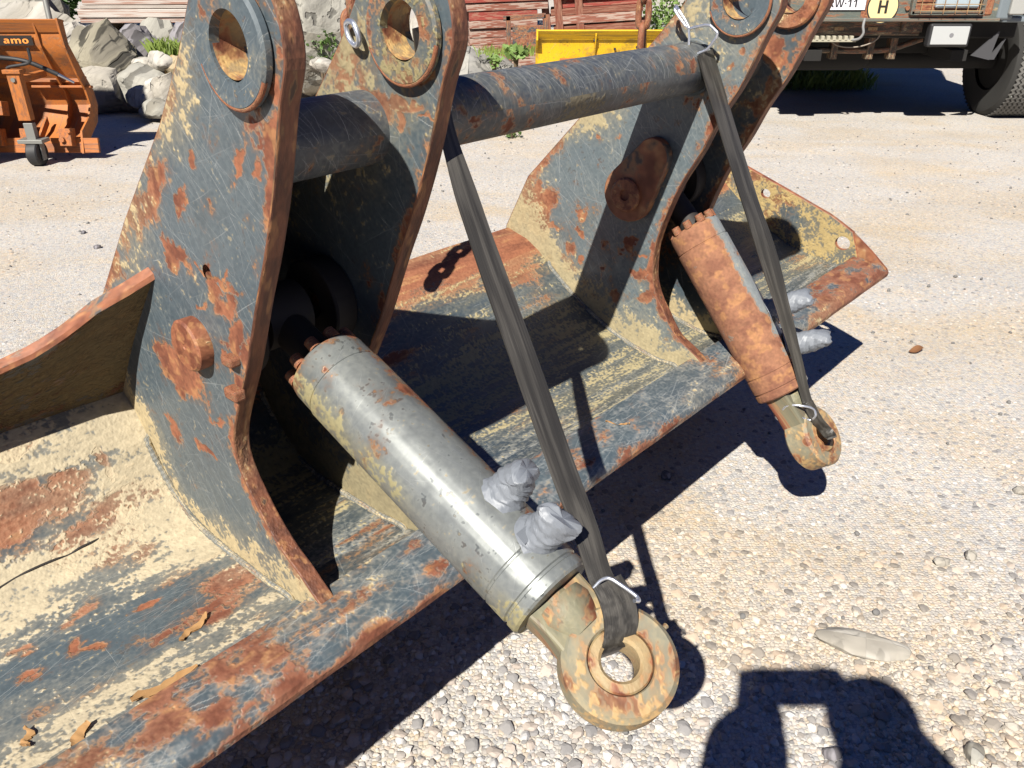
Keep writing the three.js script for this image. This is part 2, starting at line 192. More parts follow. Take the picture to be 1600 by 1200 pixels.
// ---------------------------------------------------------------- ground
const gravelMap = (() => {
  const N = 2048, M = 3.2, cells = 300, cs = N / cells, map = new Uint8Array(N * N * 4), bmp = new Uint8Array(N * N * 4);
  const pal = [[0.56, 0.52, 0.47], [0.53, 0.50, 0.46], [0.50, 0.48, 0.46], [0.60, 0.57, 0.52], [0.54, 0.47, 0.38], [0.56, 0.49, 0.43], [0.46, 0.45, 0.44], [0.57, 0.52, 0.44], [0.40, 0.39, 0.38]];
  for (let j = 0; j < N; j++) for (let i = 0; i < N; i++) {
    const x = i / cs, y = j / cs, ix = Math.floor(x), iy = Math.floor(y); let d1 = 9, d2 = 9, id = 0;
    for (let b = -1; b <= 1; b++) for (let a = -1; a <= 1; a++) {
      const cx = (ix + a + cells) % cells, cy = (iy + b + cells) % cells, px = ix + a + 0.15 + 0.7 * hash(cx, cy, 5), py = iy + b + 0.15 + 0.7 * hash(cx, cy, 6), rr = 0.75 + 0.5 * hash(cx, cy, 8), d = Math.hypot(x - px, (y - py)) / rr;
      if (d < d1) { d2 = d1; d1 = d; id = cx * 4096 + cy; } else if (d < d2) d2 = d;
    }
    const e = smooth(0.02, 0.22, d2 - d1), c = pal[Math.min(8, (hash(id & 4095, id >> 12, 9) * 9) | 0)], g = hash(i, j, 77), k = (0.8 + 0.2 * e) * (0.92 + 0.16 * g), q = (j * N + i) * 4;
    map[q] = lin2s(c[0] * k); map[q + 1] = lin2s(c[1] * k); map[q + 2] = lin2s(c[2] * k); map[q + 3] = 255;
    const hgt = (e * (1 - d1 * 0.6) * (0.4 + 0.6 * hash(id >> 12, id & 4095, 12)) * 0.9 + g * 0.08) * 255; bmp[q] = bmp[q + 1] = bmp[q + 2] = hgt; bmp[q + 3] = 255;
  }
  return { M, map: dataTex(N, N, map, true, true), bump: dataTex(N, N, bmp, false, true) };
})();
{
  const xs = [], zs = []; for (let i = -260; i < -12; i += 31) xs.push(i); for (let i = -12; i <= 12; i += 0.12) xs.push(i); for (let i = 14; i <= 265; i += 31) xs.push(i);
  for (let i = 120; i > 4; i -= 29) zs.push(i); for (let i = 4; i >= -16; i -= 0.12) zs.push(i); for (let i = -18; i >= -330; i -= 24) zs.push(i);
  const pos = [], uv = [], col = [], idx = [], nx = xs.length, R = 1 / gravelMap.M;
  for (const z of zs) for (const x of xs) {
    pos.push(x, (fbm(x * 1.1, z * 1.1, 3, 3) - 0.5) * 0.012 * (Math.hypot(x, z) < 12 ? 1 : 0), z); uv.push(x * R, z * R);
    const a = fbm(x * 0.9 + 5, z * 2.2, 4, 31), b = fbm(x * 2.4, z * 5.5, 3, 37), warm = smooth(0.52, 0.68, a) * 0.6 + smooth(0.6, 0.72, b) * 0.5, k = 0.92 + 0.2 * fbm(x * 1.5, z * 3, 3, 39);
    col.push(k, k * (0.995 - 0.10 * warm), k * (0.995 - 0.25 * warm));
  }
  for (let j = 0; j + 1 < zs.length; j++) for (let i = 0; i + 1 < nx; i++) { const a = j * nx + i; idx.push(a, a + 1, a + nx, a + 1, a + nx + 1, a + nx); }
  const g = new THREE.BufferGeometry(); g.setAttribute('position', new THREE.Float32BufferAttribute(pos, 3)); g.setAttribute('uv', new THREE.Float32BufferAttribute(uv, 2)); g.setAttribute('color', new THREE.Float32BufferAttribute(col, 3)); g.setIndex(idx); g.computeVertexNormals();
  if (g.attributes.normal.getY(0) < 0) { for (let i = 0; i < idx.length; i += 3) [idx[i + 1], idx[i + 2]] = [idx[i + 2], idx[i + 1]]; g.setIndex(idx); g.computeVertexNormals(); }
  mesh('ground', g, new THREE.MeshStandardMaterial({ map: gravelMap.map, bumpMap: gravelMap.bump, bumpScale: 0.0032, vertexColors: true, roughness: 0.96 })).userData.kind = 'structure';
}
function stoneGeo(seed, detail = 1, rough = 0.32) {
  let g = mergeVertices(new THREE.IcosahedronGeometry(1, detail).deleteAttribute('normal').deleteAttribute('uv')); const R = rng(seed), p = g.attributes.position, o = V(R() * 9, R() * 9, R() * 9), v = V(0, 0, 0);
  const cuts = []; for (let i = 0; i < 7; i++) cuts.push([V(R() - 0.5, R() - 0.5, R() - 0.5).normalize(), 0.62 + R() * 0.3]);
  for (let i = 0; i < p.count; i++) { v.fromBufferAttribute(p, i); const k = 1 + (noise3(v.clone().multiplyScalar(1.3).add(o), seed) - 0.5) * rough * 2.2; v.multiplyScalar(k); for (const [n, d] of cuts) { const e = v.dot(n) - d; if (e > 0) v.addScaledVector(n, -e * 0.85); } p.setXYZ(i, v.x, v.y, v.z); }
  g.computeVertexNormals(); return g;
}
{ // loose stones lying on the fines: handfuls scattered over the yard
  const R = rng(5), pal = [[0.56, 0.53, 0.48], [0.27, 0.26, 0.255], [0.34, 0.325, 0.31], [0.36, 0.33, 0.30], [0.53, 0.51, 0.48], [0.45, 0.445, 0.44], [0.62, 0.59, 0.55], [0.52, 0.44, 0.34], [0.52, 0.45, 0.39], [0.40, 0.40, 0.40], [0.58, 0.52, 0.42], [0.33, 0.32, 0.31], [0.55, 0.52, 0.48], [0.6, 0.57, 0.52], [0.5, 0.48, 0.46], [0.56, 0.5, 0.44]];
  const variants = []; for (let i = 0; i < 12; i++) variants.push(toCreasedNormals(stoneGeo(300 + i, 1, 0.4), 0.3));
  const parts = [];
  for (let i = 0; i < 46; i++) {
    const g = variants[i % 12].clone(), big = R() < 0.16, r = big ? 0.009 + R() * 0.007 : 0.0035 + R() * 0.0055, c = pal[(R() * pal.length) | 0], k = 0.9 + R() * 0.25;
    g.scale(r * (0.8 + R() * 0.6), r * (0.55 + R() * 0.3), r * (0.8 + R() * 0.5)); g.rotateX((R() - 0.5) * 0.7); g.rotateZ((R() - 0.5) * 0.7); g.rotateY(R() * 6.3); g.translate((R() - 0.5) * 0.15, r * (0.05 + R() * 0.35), (R() - 0.5) * 0.15);
    const n = g.attributes.position.count, col = new Float32Array(n * 3); for (let q = 0; q < n; q++) { col[q * 3] = c[0] * k; col[q * 3 + 1] = c[1] * k; col[q * 3 + 2] = c[2] * k; } g.setAttribute('color', new THREE.BufferAttribute(col, 3)); parts.push(g);
  }
  const geo = mergeGeometries(parts), list = [];
  for (let F = 0.75; F < 9; F += lerp(0.082, 0.2, smooth(2, 8, F))) { const st = lerp(0.082, 0.2, smooth(2, 8, F)), w = 0.3 + F * 0.70; for (let x = -w; x < w; x += st) list.push([x + (R() - 0.5) * st, F + (R() - 0.5) * st, F]); }
  const im = new THREE.InstancedMesh(geo, new THREE.MeshStandardMaterial({ vertexColors: true, roughness: 0.93 }), list.length), m = new THREE.Matrix4(), q = new THREE.Quaternion(), c = new THREE.Color();
  list.forEach(([x, F, f], i) => {
    const s = (0.66 + R() * 0.48) * lerp(1, 0.72, smooth(1.2, 2.4, f)), sink = 0.0055 * smooth(1.35, 2.3, f) + 0.004 * smooth(0.45, 0.62, fbm(x * 1.6, F * 1.6, 3, 91)) * smooth(1.3, 2.2, f) + 0.0015 * smooth(1.6, 3, f);
    q.setFromAxisAngle(V(0, 1, 0), R() * 6.283); m.compose(V(x, (fbm(x * 1.1, -F * 1.1, 3, 3) - 0.5) * 0.012 - sink * s, -F), q, V(s, s * 0.9, s)); im.setMatrixAt(i, m);
    const warm = smooth(0.52, 0.68, fbm(x * 0.9 + 5, -F * 2.2, 4, 31)); c.setRGB(1.0, 0.99 - 0.08 * warm, 0.985 - 0.2 * warm).multiplyScalar((0.9 + R() * 0.2) * ALB); im.setColorAt(i, c);
  });
  im.name = 'gravel'; tag(im, 'pale crushed gravel covering the whole yard', 'gravel', null, 'stuff'); scene.add(im);
}

// ---------------------------------------------------------------- the bucket with its ear plates
const bucket = frameThing('excavator_bucket', 'wide rusty blue grey steel bucket with four tall ear plates and a cross tube', 'bucket', P(1.4, -1.35, 0.46));
const smoothed = front => new THREE.CatmullRomCurve3([...front, ...arc.slice(2, -1).filter((_, i) => i % 2 === 0), backPts[0]].map(p => V(p[0], p[1], 0)), false, 'centripetal').getPoints(110).map(p => [p.x, p.y]);
function plateShape(front, holes) {
  const sh = new THREE.Shape(); const all = [...smoothed(front), ...backPts.slice(1)]; all.forEach(([n, z], i) => i ? sh.lineTo(-n, z) : sh.moveTo(-n, z)); sh.closePath();
  for (const [n, z, r] of holes) { const h = new THREE.Path(); h.absarc(-n, z, r, 0, Math.PI * 2, true); sh.holes.push(h); } return sh;
}
function earPlate(s, front, faceMat, holes) {
  const g = new THREE.ExtrudeGeometry(plateShape(front, holes), { depth: PT - 0.006, bevelEnabled: true, bevelThickness: 0.003, bevelSize: 0.003, bevelSegments: 2, curveSegments: 40 });
  g.rotateY(Math.PI / 2); g.translate(s + 0.003, 0, 0);
  const p = g.attributes.position, nn = g.attributes.normal, uv = g.attributes.uv;
  for (let i = 0; i < p.count; i++) { if (Math.abs(nn.getX(i)) > 0.9) uv.setXY(i, (p.getZ(i) - PN) / PW, (p.getY(i) - PZ) / PH); else uv.setXY(i, (p.getX(i) - s) / 0.5 * 2, (p.getY(i) - p.getZ(i)) / 0.5); }
  return bucket.put('ear_plate', g, [faceMat, matShadedEdge]);
}
function ring(s0, s1, n, z, ro, ri, bev = 0.004) { const a = P(s0, n, z), b = P(s1, n, z), L = s1 - s0; return lathe([[ri, 0.001], [ro - bev, 0], [ro, bev], [ro, L - bev], [ro - bev, L], [ri, L - 0.001], [ri, 0.001]].map(x => [x[0], x[1]]), a, b, 56); }
const HOLE = [-1.006, 1.492, 0.044], PIN = [-1.272, 0.992];
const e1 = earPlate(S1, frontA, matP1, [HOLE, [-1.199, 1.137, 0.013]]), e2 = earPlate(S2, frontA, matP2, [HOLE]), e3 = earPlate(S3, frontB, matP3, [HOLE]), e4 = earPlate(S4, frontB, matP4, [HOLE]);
e1.userData.label = 'nearest ear plate, scratched blue grey with orange rust patches'; 
function addTo(part, name, g, m) { return bucket.put(name, g, m, part); }
const bossMat = [matPaint, matOlive, matPaint, matRust];
[[e1, S1, 0.017], [e2, S2, 0.017], [e3, S3, 0.017], [e4, S4, 0.017]].forEach(([e, s, t], i) => {
  addTo(e, 'boss_ring', crease(ring(s - t, s - 0.0005, HOLE[0], HOLE[1] - 0.004, 0.078, 0.0435)), bossMat[i]);
  if (i < 3) addTo(e, 'worn_rim', new THREE.TorusGeometry(0.0765, 0.0038, 8, 40, 2.3 + i * 0.3).rotateZ(Math.PI + 0.35).rotateY(-Math.PI / 2).translate(s - t + 0.004, HOLE[1] - 0.004, HOLE[0]), matRust); addTo(e, 'bushing', crease(ring(s + PT - 0.001, s + PT + [0.03, 0.012, 0.03, 0.03][i], HOLE[0], HOLE[1], 0.056, 0.0438)), bossMat[i]); addTo(e, 'bore', boreUV(new THREE.CylinderGeometry(0.0436, 0.0436, [0.03, 0.012, 0.03, 0.03][i] + PT + 0.012, 48, 1, true)).rotateZ(Math.PI / 2).translate(s + ([0.03, 0.012, 0.03, 0.03][i] + PT - 0.012) / 2, HOLE[1] - 0.001, HOLE[0]), matRustTan);
});
function boreUV(g) { const u = g.attributes.uv; for (let i = 0; i < u.count; i++) u.setY(i, u.getY(i) * 0.28); return g; }
function crease(g) { return flatUV(toCreasedNormals(g, 0.5)); }
// lower pins: rusty heads proud of the plates
addTo(e1, 'pin_head', crease(lathe([[0.0001, 0], [0.004, 0.002], [0.006, 0.0], [0.043, 0], [0.047, 0.004], [0.047, 0.03]], P(S1 - 0.028, ...PIN), P(S1 + 1, ...PIN), 40)), matRust);
addTo(e3, 'pin_head', crease(lathe([[0.0001, 0.006], [0.014, 0.006], [0.016, 0.0], [0.042, 0], [0.046, 0.004], [0.046, 0.042]], P(S3 - 0.04, ...PIN), P(S3 + 1, ...PIN), 40)), matRust);
addTo(e2, 'pin_head', crease(lathe([[0.0001, 0], [0.043, 0], [0.047, 0.004], [0.047, 0.03]], P(S2 - 0.028, ...PIN), P(S2 + 1, ...PIN), 32)), matDarkRust);
// small lugs on the edge of the nearest ear
for (const [u, v, r] of [[368, 561, 0.014], [374, 612, 0.017]]) { const [n, z] = onS(u, v, S1); addTo(e1, 'lug', box(0.024, r * 1.3, r * 2.2, S1 - 0.008, z, n, 0.006), matRust); }
// cross tube and hinge hubs
function cylUV(g, L, C) { const uv = g.attributes.uv; for (let i = 0; i < uv.count; i++) uv.setXY(i, uv.getY(i), uv.getX(i)); return g; }
bucket.put('cross_tube', cylUV(rod(P(S1 + PT, -1.122, 1.332), P(S4 + 0.002, -1.122, 1.332), 0.06, 0.06, 56, true)), matTubeC);
bucket.put('rear_pipe', rod(P(S2 + PT, -1.203, 1.308), P(S3 + 0.002, -1.203, 1.308), 0.028, 0.028, 24, true), matDarkRust);
for (const s of [S2, S3]) addTo(s === S2 ? e2 : e3, 'weld_ring', new THREE.TorusGeometry(0.062, 0.006, 8, 48).rotateY(Math.PI / 2).translate(s === S2 ? s + PT + 0.003 : s - 0.003, 1.332, -1.122), matPaint);
for (const [a, b, e] of [[S1, S2, e1], [S3, S4, e3]]) { addTo(e, 'hinge_hub', crease(ring(a + PT + 0.001, a + PT + 0.055, ...PIN, 0.085, 0.03)), matHub); addTo(e, 'hinge_hub', crease(ring(b - 0.05, b - 0.001, ...PIN, 0.085, 0.03)), matHub); }
for (const [a, b, e] of [[S1, S2, e1], [S3, S4, e3]]) { const sh = new THREE.Shape(); [[-1.235, 1.345], [-1.27, 1.31], [-1.44, 1.15], [-1.64, 0.955], [-1.71, 0.83], [-1.69, 0.82], [-1.615, 0.945], [-1.42, 1.13], [-1.25, 1.29], [-1.215, 1.325]].forEach(([n, z], i) => i ? sh.lineTo(-n, z) : sh.moveTo(-n, z)); bucket.put('added_back_plate', new THREE.ExtrudeGeometry(sh, { depth: b - a - PT - 0.002, bevelEnabled: false }).rotateY(Math.PI / 2).translate(a + PT + 0.001, 0, 0), matHub); }  // near-black plate added between each ear pair to deepen the shade there
{ // pear shaped keeper on the third ear
  const sh = new THREE.Shape(), c0 = PIN, c1 = [-1.20, 1.105], r0 = 0.074, r1 = 0.046; const pts = []; const dx = -c1[0] + c0[0], dy = c1[1] - c0[1], L = Math.hypot(dx, dy), th = Math.atan2(dy, dx), al = Math.acos((r0 - r1) / L);
  for (let i = 0; i <= 20; i++) { const w = th + al + (2 * Math.PI - 2 * al) * i / 20; pts.push([-c0[0] + r0 * Math.cos(w), c0[1] + r0 * Math.sin(w)]); } for (let i = 0; i <= 12; i++) { const w = th - al + 2 * al * i / 12; pts.push([-c1[0] + r1 * Math.cos(w), c1[1] + r1 * Math.sin(w)]); }
  pts.forEach((p, i) => i ? sh.lineTo(...p) : sh.moveTo(...p)); const g = new THREE.ExtrudeGeometry(sh, { depth: 0.018, bevelEnabled: true, bevelThickness: 0.004, bevelSize: 0.003, bevelSegments: 2 }).rotateY(Math.PI / 2).translate(S3 - 0.024, 0, 0); addTo(e3, 'keeper_plate', g, matDarkRust);
}
// curved shell
function shell(s0, s1, nS, label) {
  const T = 0.018, np = profA.length, pos = [], uv = [], idx = [], rows = nS + 1;
  const at = (s, i) => { const t = smooth(S1 + 0.05, S3 - 0.05, s); return [lerp(profA[i][0], profB[i][0], t), lerp(profA[i][1], profB[i][1], t)]; };
  for (let j = 0; j < rows; j++) { const s = lerp(s0, s1, j / nS);
    for (let side = 0; side < 2; side++) for (let i = 0; i < np; i++) {
      const p = at(s, i), a = at(s, Math.max(0, i - 1)), b = at(s, Math.min(np - 1, i + 1)); let tx = b[0] - a[0], ty = b[1] - a[1], l = Math.hypot(tx, ty); tx /= l; ty /= l;
      const dent = side ? 0 : (fbm(s * 3, i * 0.7, 2, 7) - 0.5) * 0.006; // outward normal of the inner face is (ty, -tx) turned up
      pos.push(s, p[1] + (side ? tx * T : -tx * dent), p[0] - (side ? ty * T : -ty * dent)); uv.push((s - s0) / (s1 - s0), arcLen[i] / TROUGH);
    } }
  const W = np * 2;
  for (let j = 0; j < nS; j++) { const a = j * W, b = a + W;
    for (let i = 0; i + 1 < np; i++) { idx.push(a + i, b + i, a + i + 1, b + i, b + i + 1, a + i + 1); idx.push(a + np + i, a + np + i + 1, b + np + i, b + np + i, a + np + i + 1, b + np + i + 1); }
    idx.push(a, a + np, b, b, a + np, b + np, a + np - 1, b + np - 1, a + W - 1, b + np - 1, b + W - 1, a + W - 1); }
  for (let i = 0; i + 1 < np; i++) { idx.push(i, i + 1, np + i, i + 1, np + i + 1, np + i); const o = nS * W; idx.push(o + i, o + np + i, o + i + 1, o + i + 1, o + np + i, o + np + i + 1); }
  let g = new THREE.BufferGeometry(); g.setAttribute('position', new THREE.Float32BufferAttribute(pos, 3)); g.setAttribute('uv', new THREE.Float32BufferAttribute(uv, 2)); g.setIndex(idx); g = toCreasedNormals(g, 0.7); return g;
}
bucket.put('trough_plate', shell(SL, SL + TL, 30), matTroughL).userData.label = 'near end of the trough, caked with tan mud';
bucket.put('trough_plate', shell(SL + TL, SR - 0.02, 80), matTroughR);
{ // edge of the liner plate in the near trough
  const i = 7, [n, z] = [lerp(profA[6][0], profA[7][0], 0.8), lerp(profA[6][1], profA[7][1], 0.8)], pts = []; for (let k = 0; k <= 40; k++) { const sx = lerp(SL, S1 - 0.002, k / 40); pts.push(P(sx, n + (noise(sx * 22, 2, 3) - 0.5) * 0.014, z - 0.001 + (noise(sx * 30, 7, 3) - 0.5) * 0.005)); } bucket.put('seam', tube(pts, 0.0028, 160, 6), matHub);
}
// cutting edge
{
  const pr = [[-1.036, 0.554], [-1.03, 0.556], [-0.93, 0.546], [-0.922, 0.542], [-0.914, 0.534], [-0.907, 0.528], [-0.902, 0.516], [-0.904, 0.502], [-0.915, 0.496], [-1.036, 0.500]], nS = 160, pos = [], uv = [], idx = [], W = pr.length; let L = 0;
  for (let j = 0; j <= nS; j++) { const s = lerp(SL, SR + 0.006, j / nS); L = 0;
    pr.forEach((p, i) => { if (i) L += Math.hypot(p[0] - pr[i - 1][0], p[1] - pr[i - 1][1]); const worn = i > 2 && i < 8 ? (fbm(s * 9, i * 0.2, 3, 19) - 0.5) * 0.006 : 0; pos.push(s, p[1] + worn * 0.5, p[0] + worn); uv.push(j / nS, Math.min(L, 0.2) / 0.2); }); }
  for (let j = 0; j < nS; j++) for (let i = 0; i < W; i++) { const a = j * W + i, b = j * W + (i + 1) % W; idx.push(a, a + W, b, a + W, b + W, b); }
  for (let i = 1; i + 1 < W; i++) { idx.push(0, i, i + 1); const o = nS * W; idx.push(o, o + i + 1, o + i); }
  let g = new THREE.BufferGeometry(); g.setAttribute('position', new THREE.Float32BufferAttribute(pos, 3)); g.setAttribute('uv', new THREE.Float32BufferAttribute(uv, 2)); g.setIndex(idx); bucket.put('cutting_edge', toCreasedNormals(g, 0.5), matLip).userData.label = 'worn rusty cutting edge strip along the front';
}
// end plates
function endPlate(s, mat) {
  const sh = new THREE.Shape(); [[-1.02, 0.558], [-1.054, 0.644], [-1.1, 0.668], [-1.15, 0.692], [-1.34, 0.757], [-1.516, 0.816], [-1.64, 0.852], [-1.75, 0.875], [-1.79, 0.79], [-1.66, 0.62], [-1.5, 0.51], [-1.3, 0.49], [-1.02, 0.498]].forEach(([n, z], i) => i ? sh.lineTo(-n, z) : sh.moveTo(-n, z));
  for (const [n, z, rx, ry] of [[-1.083, 0.597, 0.029, 0.026], [-1.42, 0.728, 0.020, 0.018]]) { const h = new THREE.Path(); h.absellipse(-n, z, rx, ry, 0, Math.PI * 2, true); sh.holes.push(h); }
  const g = new THREE.ExtrudeGeometry(sh, { depth: 0.016, bevelEnabled: true, bevelThickness: 0.002, bevelSize: 0.002, bevelSegments: 1 }).rotateY(Math.PI / 2).translate(s, 0, 0);
  const p = g.attributes.position, uv = g.attributes.uv; for (let i = 0; i < p.count; i++) uv.setXY(i, p.getZ(i) + 1.9, (p.getY(i) - 0.45) / 0.5);
  return bucket.put('end_plate', g, [mat, matRust]);
}
endPlate(SR - 0.018, matTan); endPlate(SL - 0.004, matTan);
{ // corner block closing the end of the lip
  const g = new THREE.ExtrudeGeometry((() => { const sh = new THREE.Shape(); [[-0.908, 0.532], [-0.977, 0.588], [-1.054, 0.642], [-1.054, 0.5], [-0.93, 0.5]].forEach(([n, z], i) => i ? sh.lineTo(-n, z) : sh.moveTo(-n, z)); return sh; })(), { depth: 0.014, bevelEnabled: false }).rotateY(Math.PI / 2).translate(SR - 0.012, 0, 0);
  bucket.put('corner_gusset', g, matRust);
}
// overhanging rear plate beside the first and last ears
function wing(pts, sign) { // pts: [s, n, z] along the top edge
  const pos = [], uv = [], idx = [], T = 0.016, base = [-1.68, 0.735], nv = 8, N = pts.length, W = (nv + 1) * 2;
  pts.forEach((t, j) => { for (let side = 0; side < 2; side++) for (let i = 0; i <= nv; i++) { const k = i / nv, bow = Math.sin(k * Math.PI) * -0.016; pos.push(t[0], lerp(base[1], t[2], k) + bow * 0.4 + (side ? T * 0.62 : 0), lerp(base[0], t[1], k) + bow + (side ? -T * 0.78 : 0)); uv.push(Math.abs(t[0] - pts[0][0]), k * 0.98); } });
  for (let j = 0; j + 1 < N; j++) { const a = j * W, b = a + W, m = nv + 1;
    for (let i = 0; i < nv; i++) { idx.push(a + i, b + i, a + i + 1, b + i, b + i + 1, a + i + 1, a + m + i, a + m + i + 1, b + m + i, b + m + i, a + m + i + 1, b + m + i + 1); }
    idx.push(a + nv, b + nv, a + W - 1, b + nv, b + W - 1, a + W - 1); }
  for (const o of [0, (N - 1) * W]) for (let i = 0; i < nv; i++) idx.push(o + i, o + i + 1, o + nv + 1 + i, o + i + 1, o + nv + 2 + i, o + nv + 1 + i);
  const g = new THREE.BufferGeometry(); g.setAttribute('position', new THREE.Float32BufferAttribute(pos, 3)); g.setAttribute('uv', new THREE.Float32BufferAttribute(uv, 2)); g.setIndex(idx); return toCreasedNormals(g, 0.6);
}
const wingTop = [[S1 + 0.004, -1.395, 1.083], [0.567, -1.43, 1.052], [0.525, -1.48, 1.016], [0.50, -1.51, 0.988], [0.478, -1.53, 0.967], [0.45, -1.546, 0.95], [0.424, -1.56, 0.936], [0.372, -1.58, 0.918], [0.25, -1.588, 0.905], [0.1, -1.592, 0.90], [-0.33, -1.6, 0.89]];
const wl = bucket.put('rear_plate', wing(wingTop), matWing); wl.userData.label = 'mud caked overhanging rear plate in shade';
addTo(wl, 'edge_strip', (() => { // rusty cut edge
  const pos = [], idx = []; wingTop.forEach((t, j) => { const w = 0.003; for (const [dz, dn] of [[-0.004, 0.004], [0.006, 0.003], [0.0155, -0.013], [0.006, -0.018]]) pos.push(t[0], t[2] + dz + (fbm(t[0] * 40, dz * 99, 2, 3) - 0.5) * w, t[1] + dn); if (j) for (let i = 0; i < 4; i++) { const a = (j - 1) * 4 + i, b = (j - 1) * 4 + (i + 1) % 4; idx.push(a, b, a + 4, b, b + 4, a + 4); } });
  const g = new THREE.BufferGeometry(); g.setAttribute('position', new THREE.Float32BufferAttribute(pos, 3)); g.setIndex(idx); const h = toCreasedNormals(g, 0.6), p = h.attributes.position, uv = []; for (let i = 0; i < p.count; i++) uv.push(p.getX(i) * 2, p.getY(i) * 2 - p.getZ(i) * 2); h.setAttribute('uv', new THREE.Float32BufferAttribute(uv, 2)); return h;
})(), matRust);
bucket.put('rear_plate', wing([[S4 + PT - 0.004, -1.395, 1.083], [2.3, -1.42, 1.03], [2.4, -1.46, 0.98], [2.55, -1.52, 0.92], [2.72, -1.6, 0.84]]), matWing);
// welds along the feet of the ears
function weldLine(e, s, prof, i0, i1, side) {
  const pts = []; for (let i = i0; i <= i1; i++) pts.push(P(s + side * 0.003, prof[i][0], prof[i][1] + 0.003)); pts.unshift(pts[0].clone().add(V(0, -0.012, 0.012))); pts.push(pts[pts.length - 1].clone().add(V(-side * 0.014, 0.004, -0.008))); const g = tube(pts, 0.0075, 260, 8), p = g.attributes.position; for (let i = 0; i < p.count; i++) { const k = Math.floor(i / 9), b = Math.sin(k * 1.25 + 2 * noise(k * 0.15, s * 9, 4)) * 0.0012 + (noise(k * 0.22, s * 9, 6) - 0.5) * 0.005; p.setXYZ(i, p.getX(i) - side * b * -0.8, p.getY(i) + b, p.getZ(i)); } g.computeVertexNormals(); return addTo(e, 'weld_seam', g, matWeld);
}
const matWeld = steel({ W: 0.5, H: 0.5, w: 256, h: 256, seed: 131, shareBump: matRust, rust: () => -0.35, mud: () => 0.1, base: [0.12, 0.14, 0.15], base2: [0.22, 0.235, 0.23], tile: true, rough: 0.35 });
weldLine(e1, S1, profA, 1, 9, -1); weldLine(e2, S2, profA, 1, 9, -1); weldLine(e3, S3, profB, 1, 9, -1); weldLine(e4, S4, profB, 1, 8, -1); weldLine(e1, S1 + PT, profA, 1, 8, 1);
// timber blocks carrying the bucket
const matSleeper = std(0.16, 0.115, 0.075, 0.9);
[[0.75, 'dark timber stack under the near half of the bucket'], [2.3, 'dark timber stack under the far half of the bucket']].forEach(([s, lab]) => {
  const t = frameThing('timber_support', lab, 'timber', P(s, -1.55, 0), 'timber stacks under the bucket'); for (let k = 0; k < 3; k++) t.put('timber', box(k % 2 ? 0.16 : 0.5, 0.158, k % 2 ? 0.34 : 0.3, s, 0.08 + k * 0.16, -1.55, 0.008), matSleeper);
});

// ---------------------------------------------------------------- hydraulic cylinders
// where around a barrel a direction lies (0..1), for wear that has its place there
function around(dir, d) { const v = d.clone().applyQuaternion(new THREE.Quaternion().setFromUnitVectors(V(0, 1, 0), dir).invert()); return ((Math.atan2(v.x, v.z) / (2 * Math.PI)) + 1) % 1; }
const angd = (t, c) => Math.abs(((t - c + 1.5) % 1) - 0.5);
function barrelSides(a, b, s) { const A = P(s, ...a), B = P(s, ...b), dir = B.clone().sub(A).normalize(), cam = P(0, 0, EYE).sub(A.clone().lerp(B, 0.5)).normalize(); const side = new THREE.Vector3().crossVectors(dir, cam).normalize(); if (side.x < 0) side.negate(); return { dir, side, cam, right: around(dir, side.clone().multiplyScalar(0.93).addScaledVector(cam, 0.3)), left: around(dir, side.clone().multiplyScalar(-0.85).addScaledVector(cam, 0.3)) }; }
const C1 = { s: 0.762, a: [-1.12, 0.933], b: [-0.6, 0.71], eye: [-0.473, 0.658] }, C2 = { s: 2.067, a: [-1.147, 0.875], b: [-0.808, 0.47], eye: [-0.705, 0.35] };
const w1 = barrelSides(C1.a, C1.b, C1.s), w2 = barrelSides(C2.a, C2.b, C2.s);
const matBarrel1 = steel({ W: 0.60, H: 0.44, w: 1000, h: 740, seed: 151, base: [0.24, 0.255, 0.25], base2: [0.265, 0.275, 0.255], rough: 0.36, scratches: 120, rust: (x, y) => -0.36 + 0.36 * (1 - smooth(0.03, 0.085, angd(y / 0.44, w1.right))) + 0.35 * (1 - smooth(0.0, 0.03, x)), mud: (x, y) => -0.8 + 0.75 * (1 - smooth(0.06, 0.16, angd(y / 0.44, w1.left))), mudc: [0.34, 0.30, 0.16], metal: 0.35, bump: 0.0012 });
const matBarrel2 = steel({ W: 0.60, H: 0.44, w: 640, h: 480, seed: 163, rustc: [0.28, 0.125, 0.068], rust2c: [0.21, 0.085, 0.048], base: [0.25, 0.27, 0.27], base2: [0.33, 0.34, 0.32], rough: 0.4, rust: (x, y) => 0.55 - 0.72 * (1 - smooth(0.04, 0.13, angd(y / 0.44, w2.right))), mud: (x) => -1.1 + 0.85 * smooth(0.38, 0.46, x), mudc: [0.46, 0.27, 0.08], bump: 0.0018 });
const matTanPaint = steel({ W: 0.3, H: 0.3, w: 384, h: 384, seed: 167, base: [0.24, 0.235, 0.175], base2: [0.33, 0.29, 0.18], rust: () => -0.1, mud: () => -0.02, mudc: [0.44, 0.29, 0.13], tile: true, bump: 0.0014 });
const matOliveTan = steel({ W: 0.3, H: 0.3, w: 256, h: 256, seed: 171, shareBump: matTanPaint, base: [0.20, 0.19, 0.125], base2: [0.27, 0.245, 0.15], rust: () => -0.16, mud: () => -0.15, mudc: [0.34, 0.24, 0.11], tile: true, bump: 0.0014 });
const matTape = new THREE.MeshStandardMaterial({ roughness: 0.5, metalness: 0 }); matTape.color.setRGB(0.15, 0.163, 0.185);
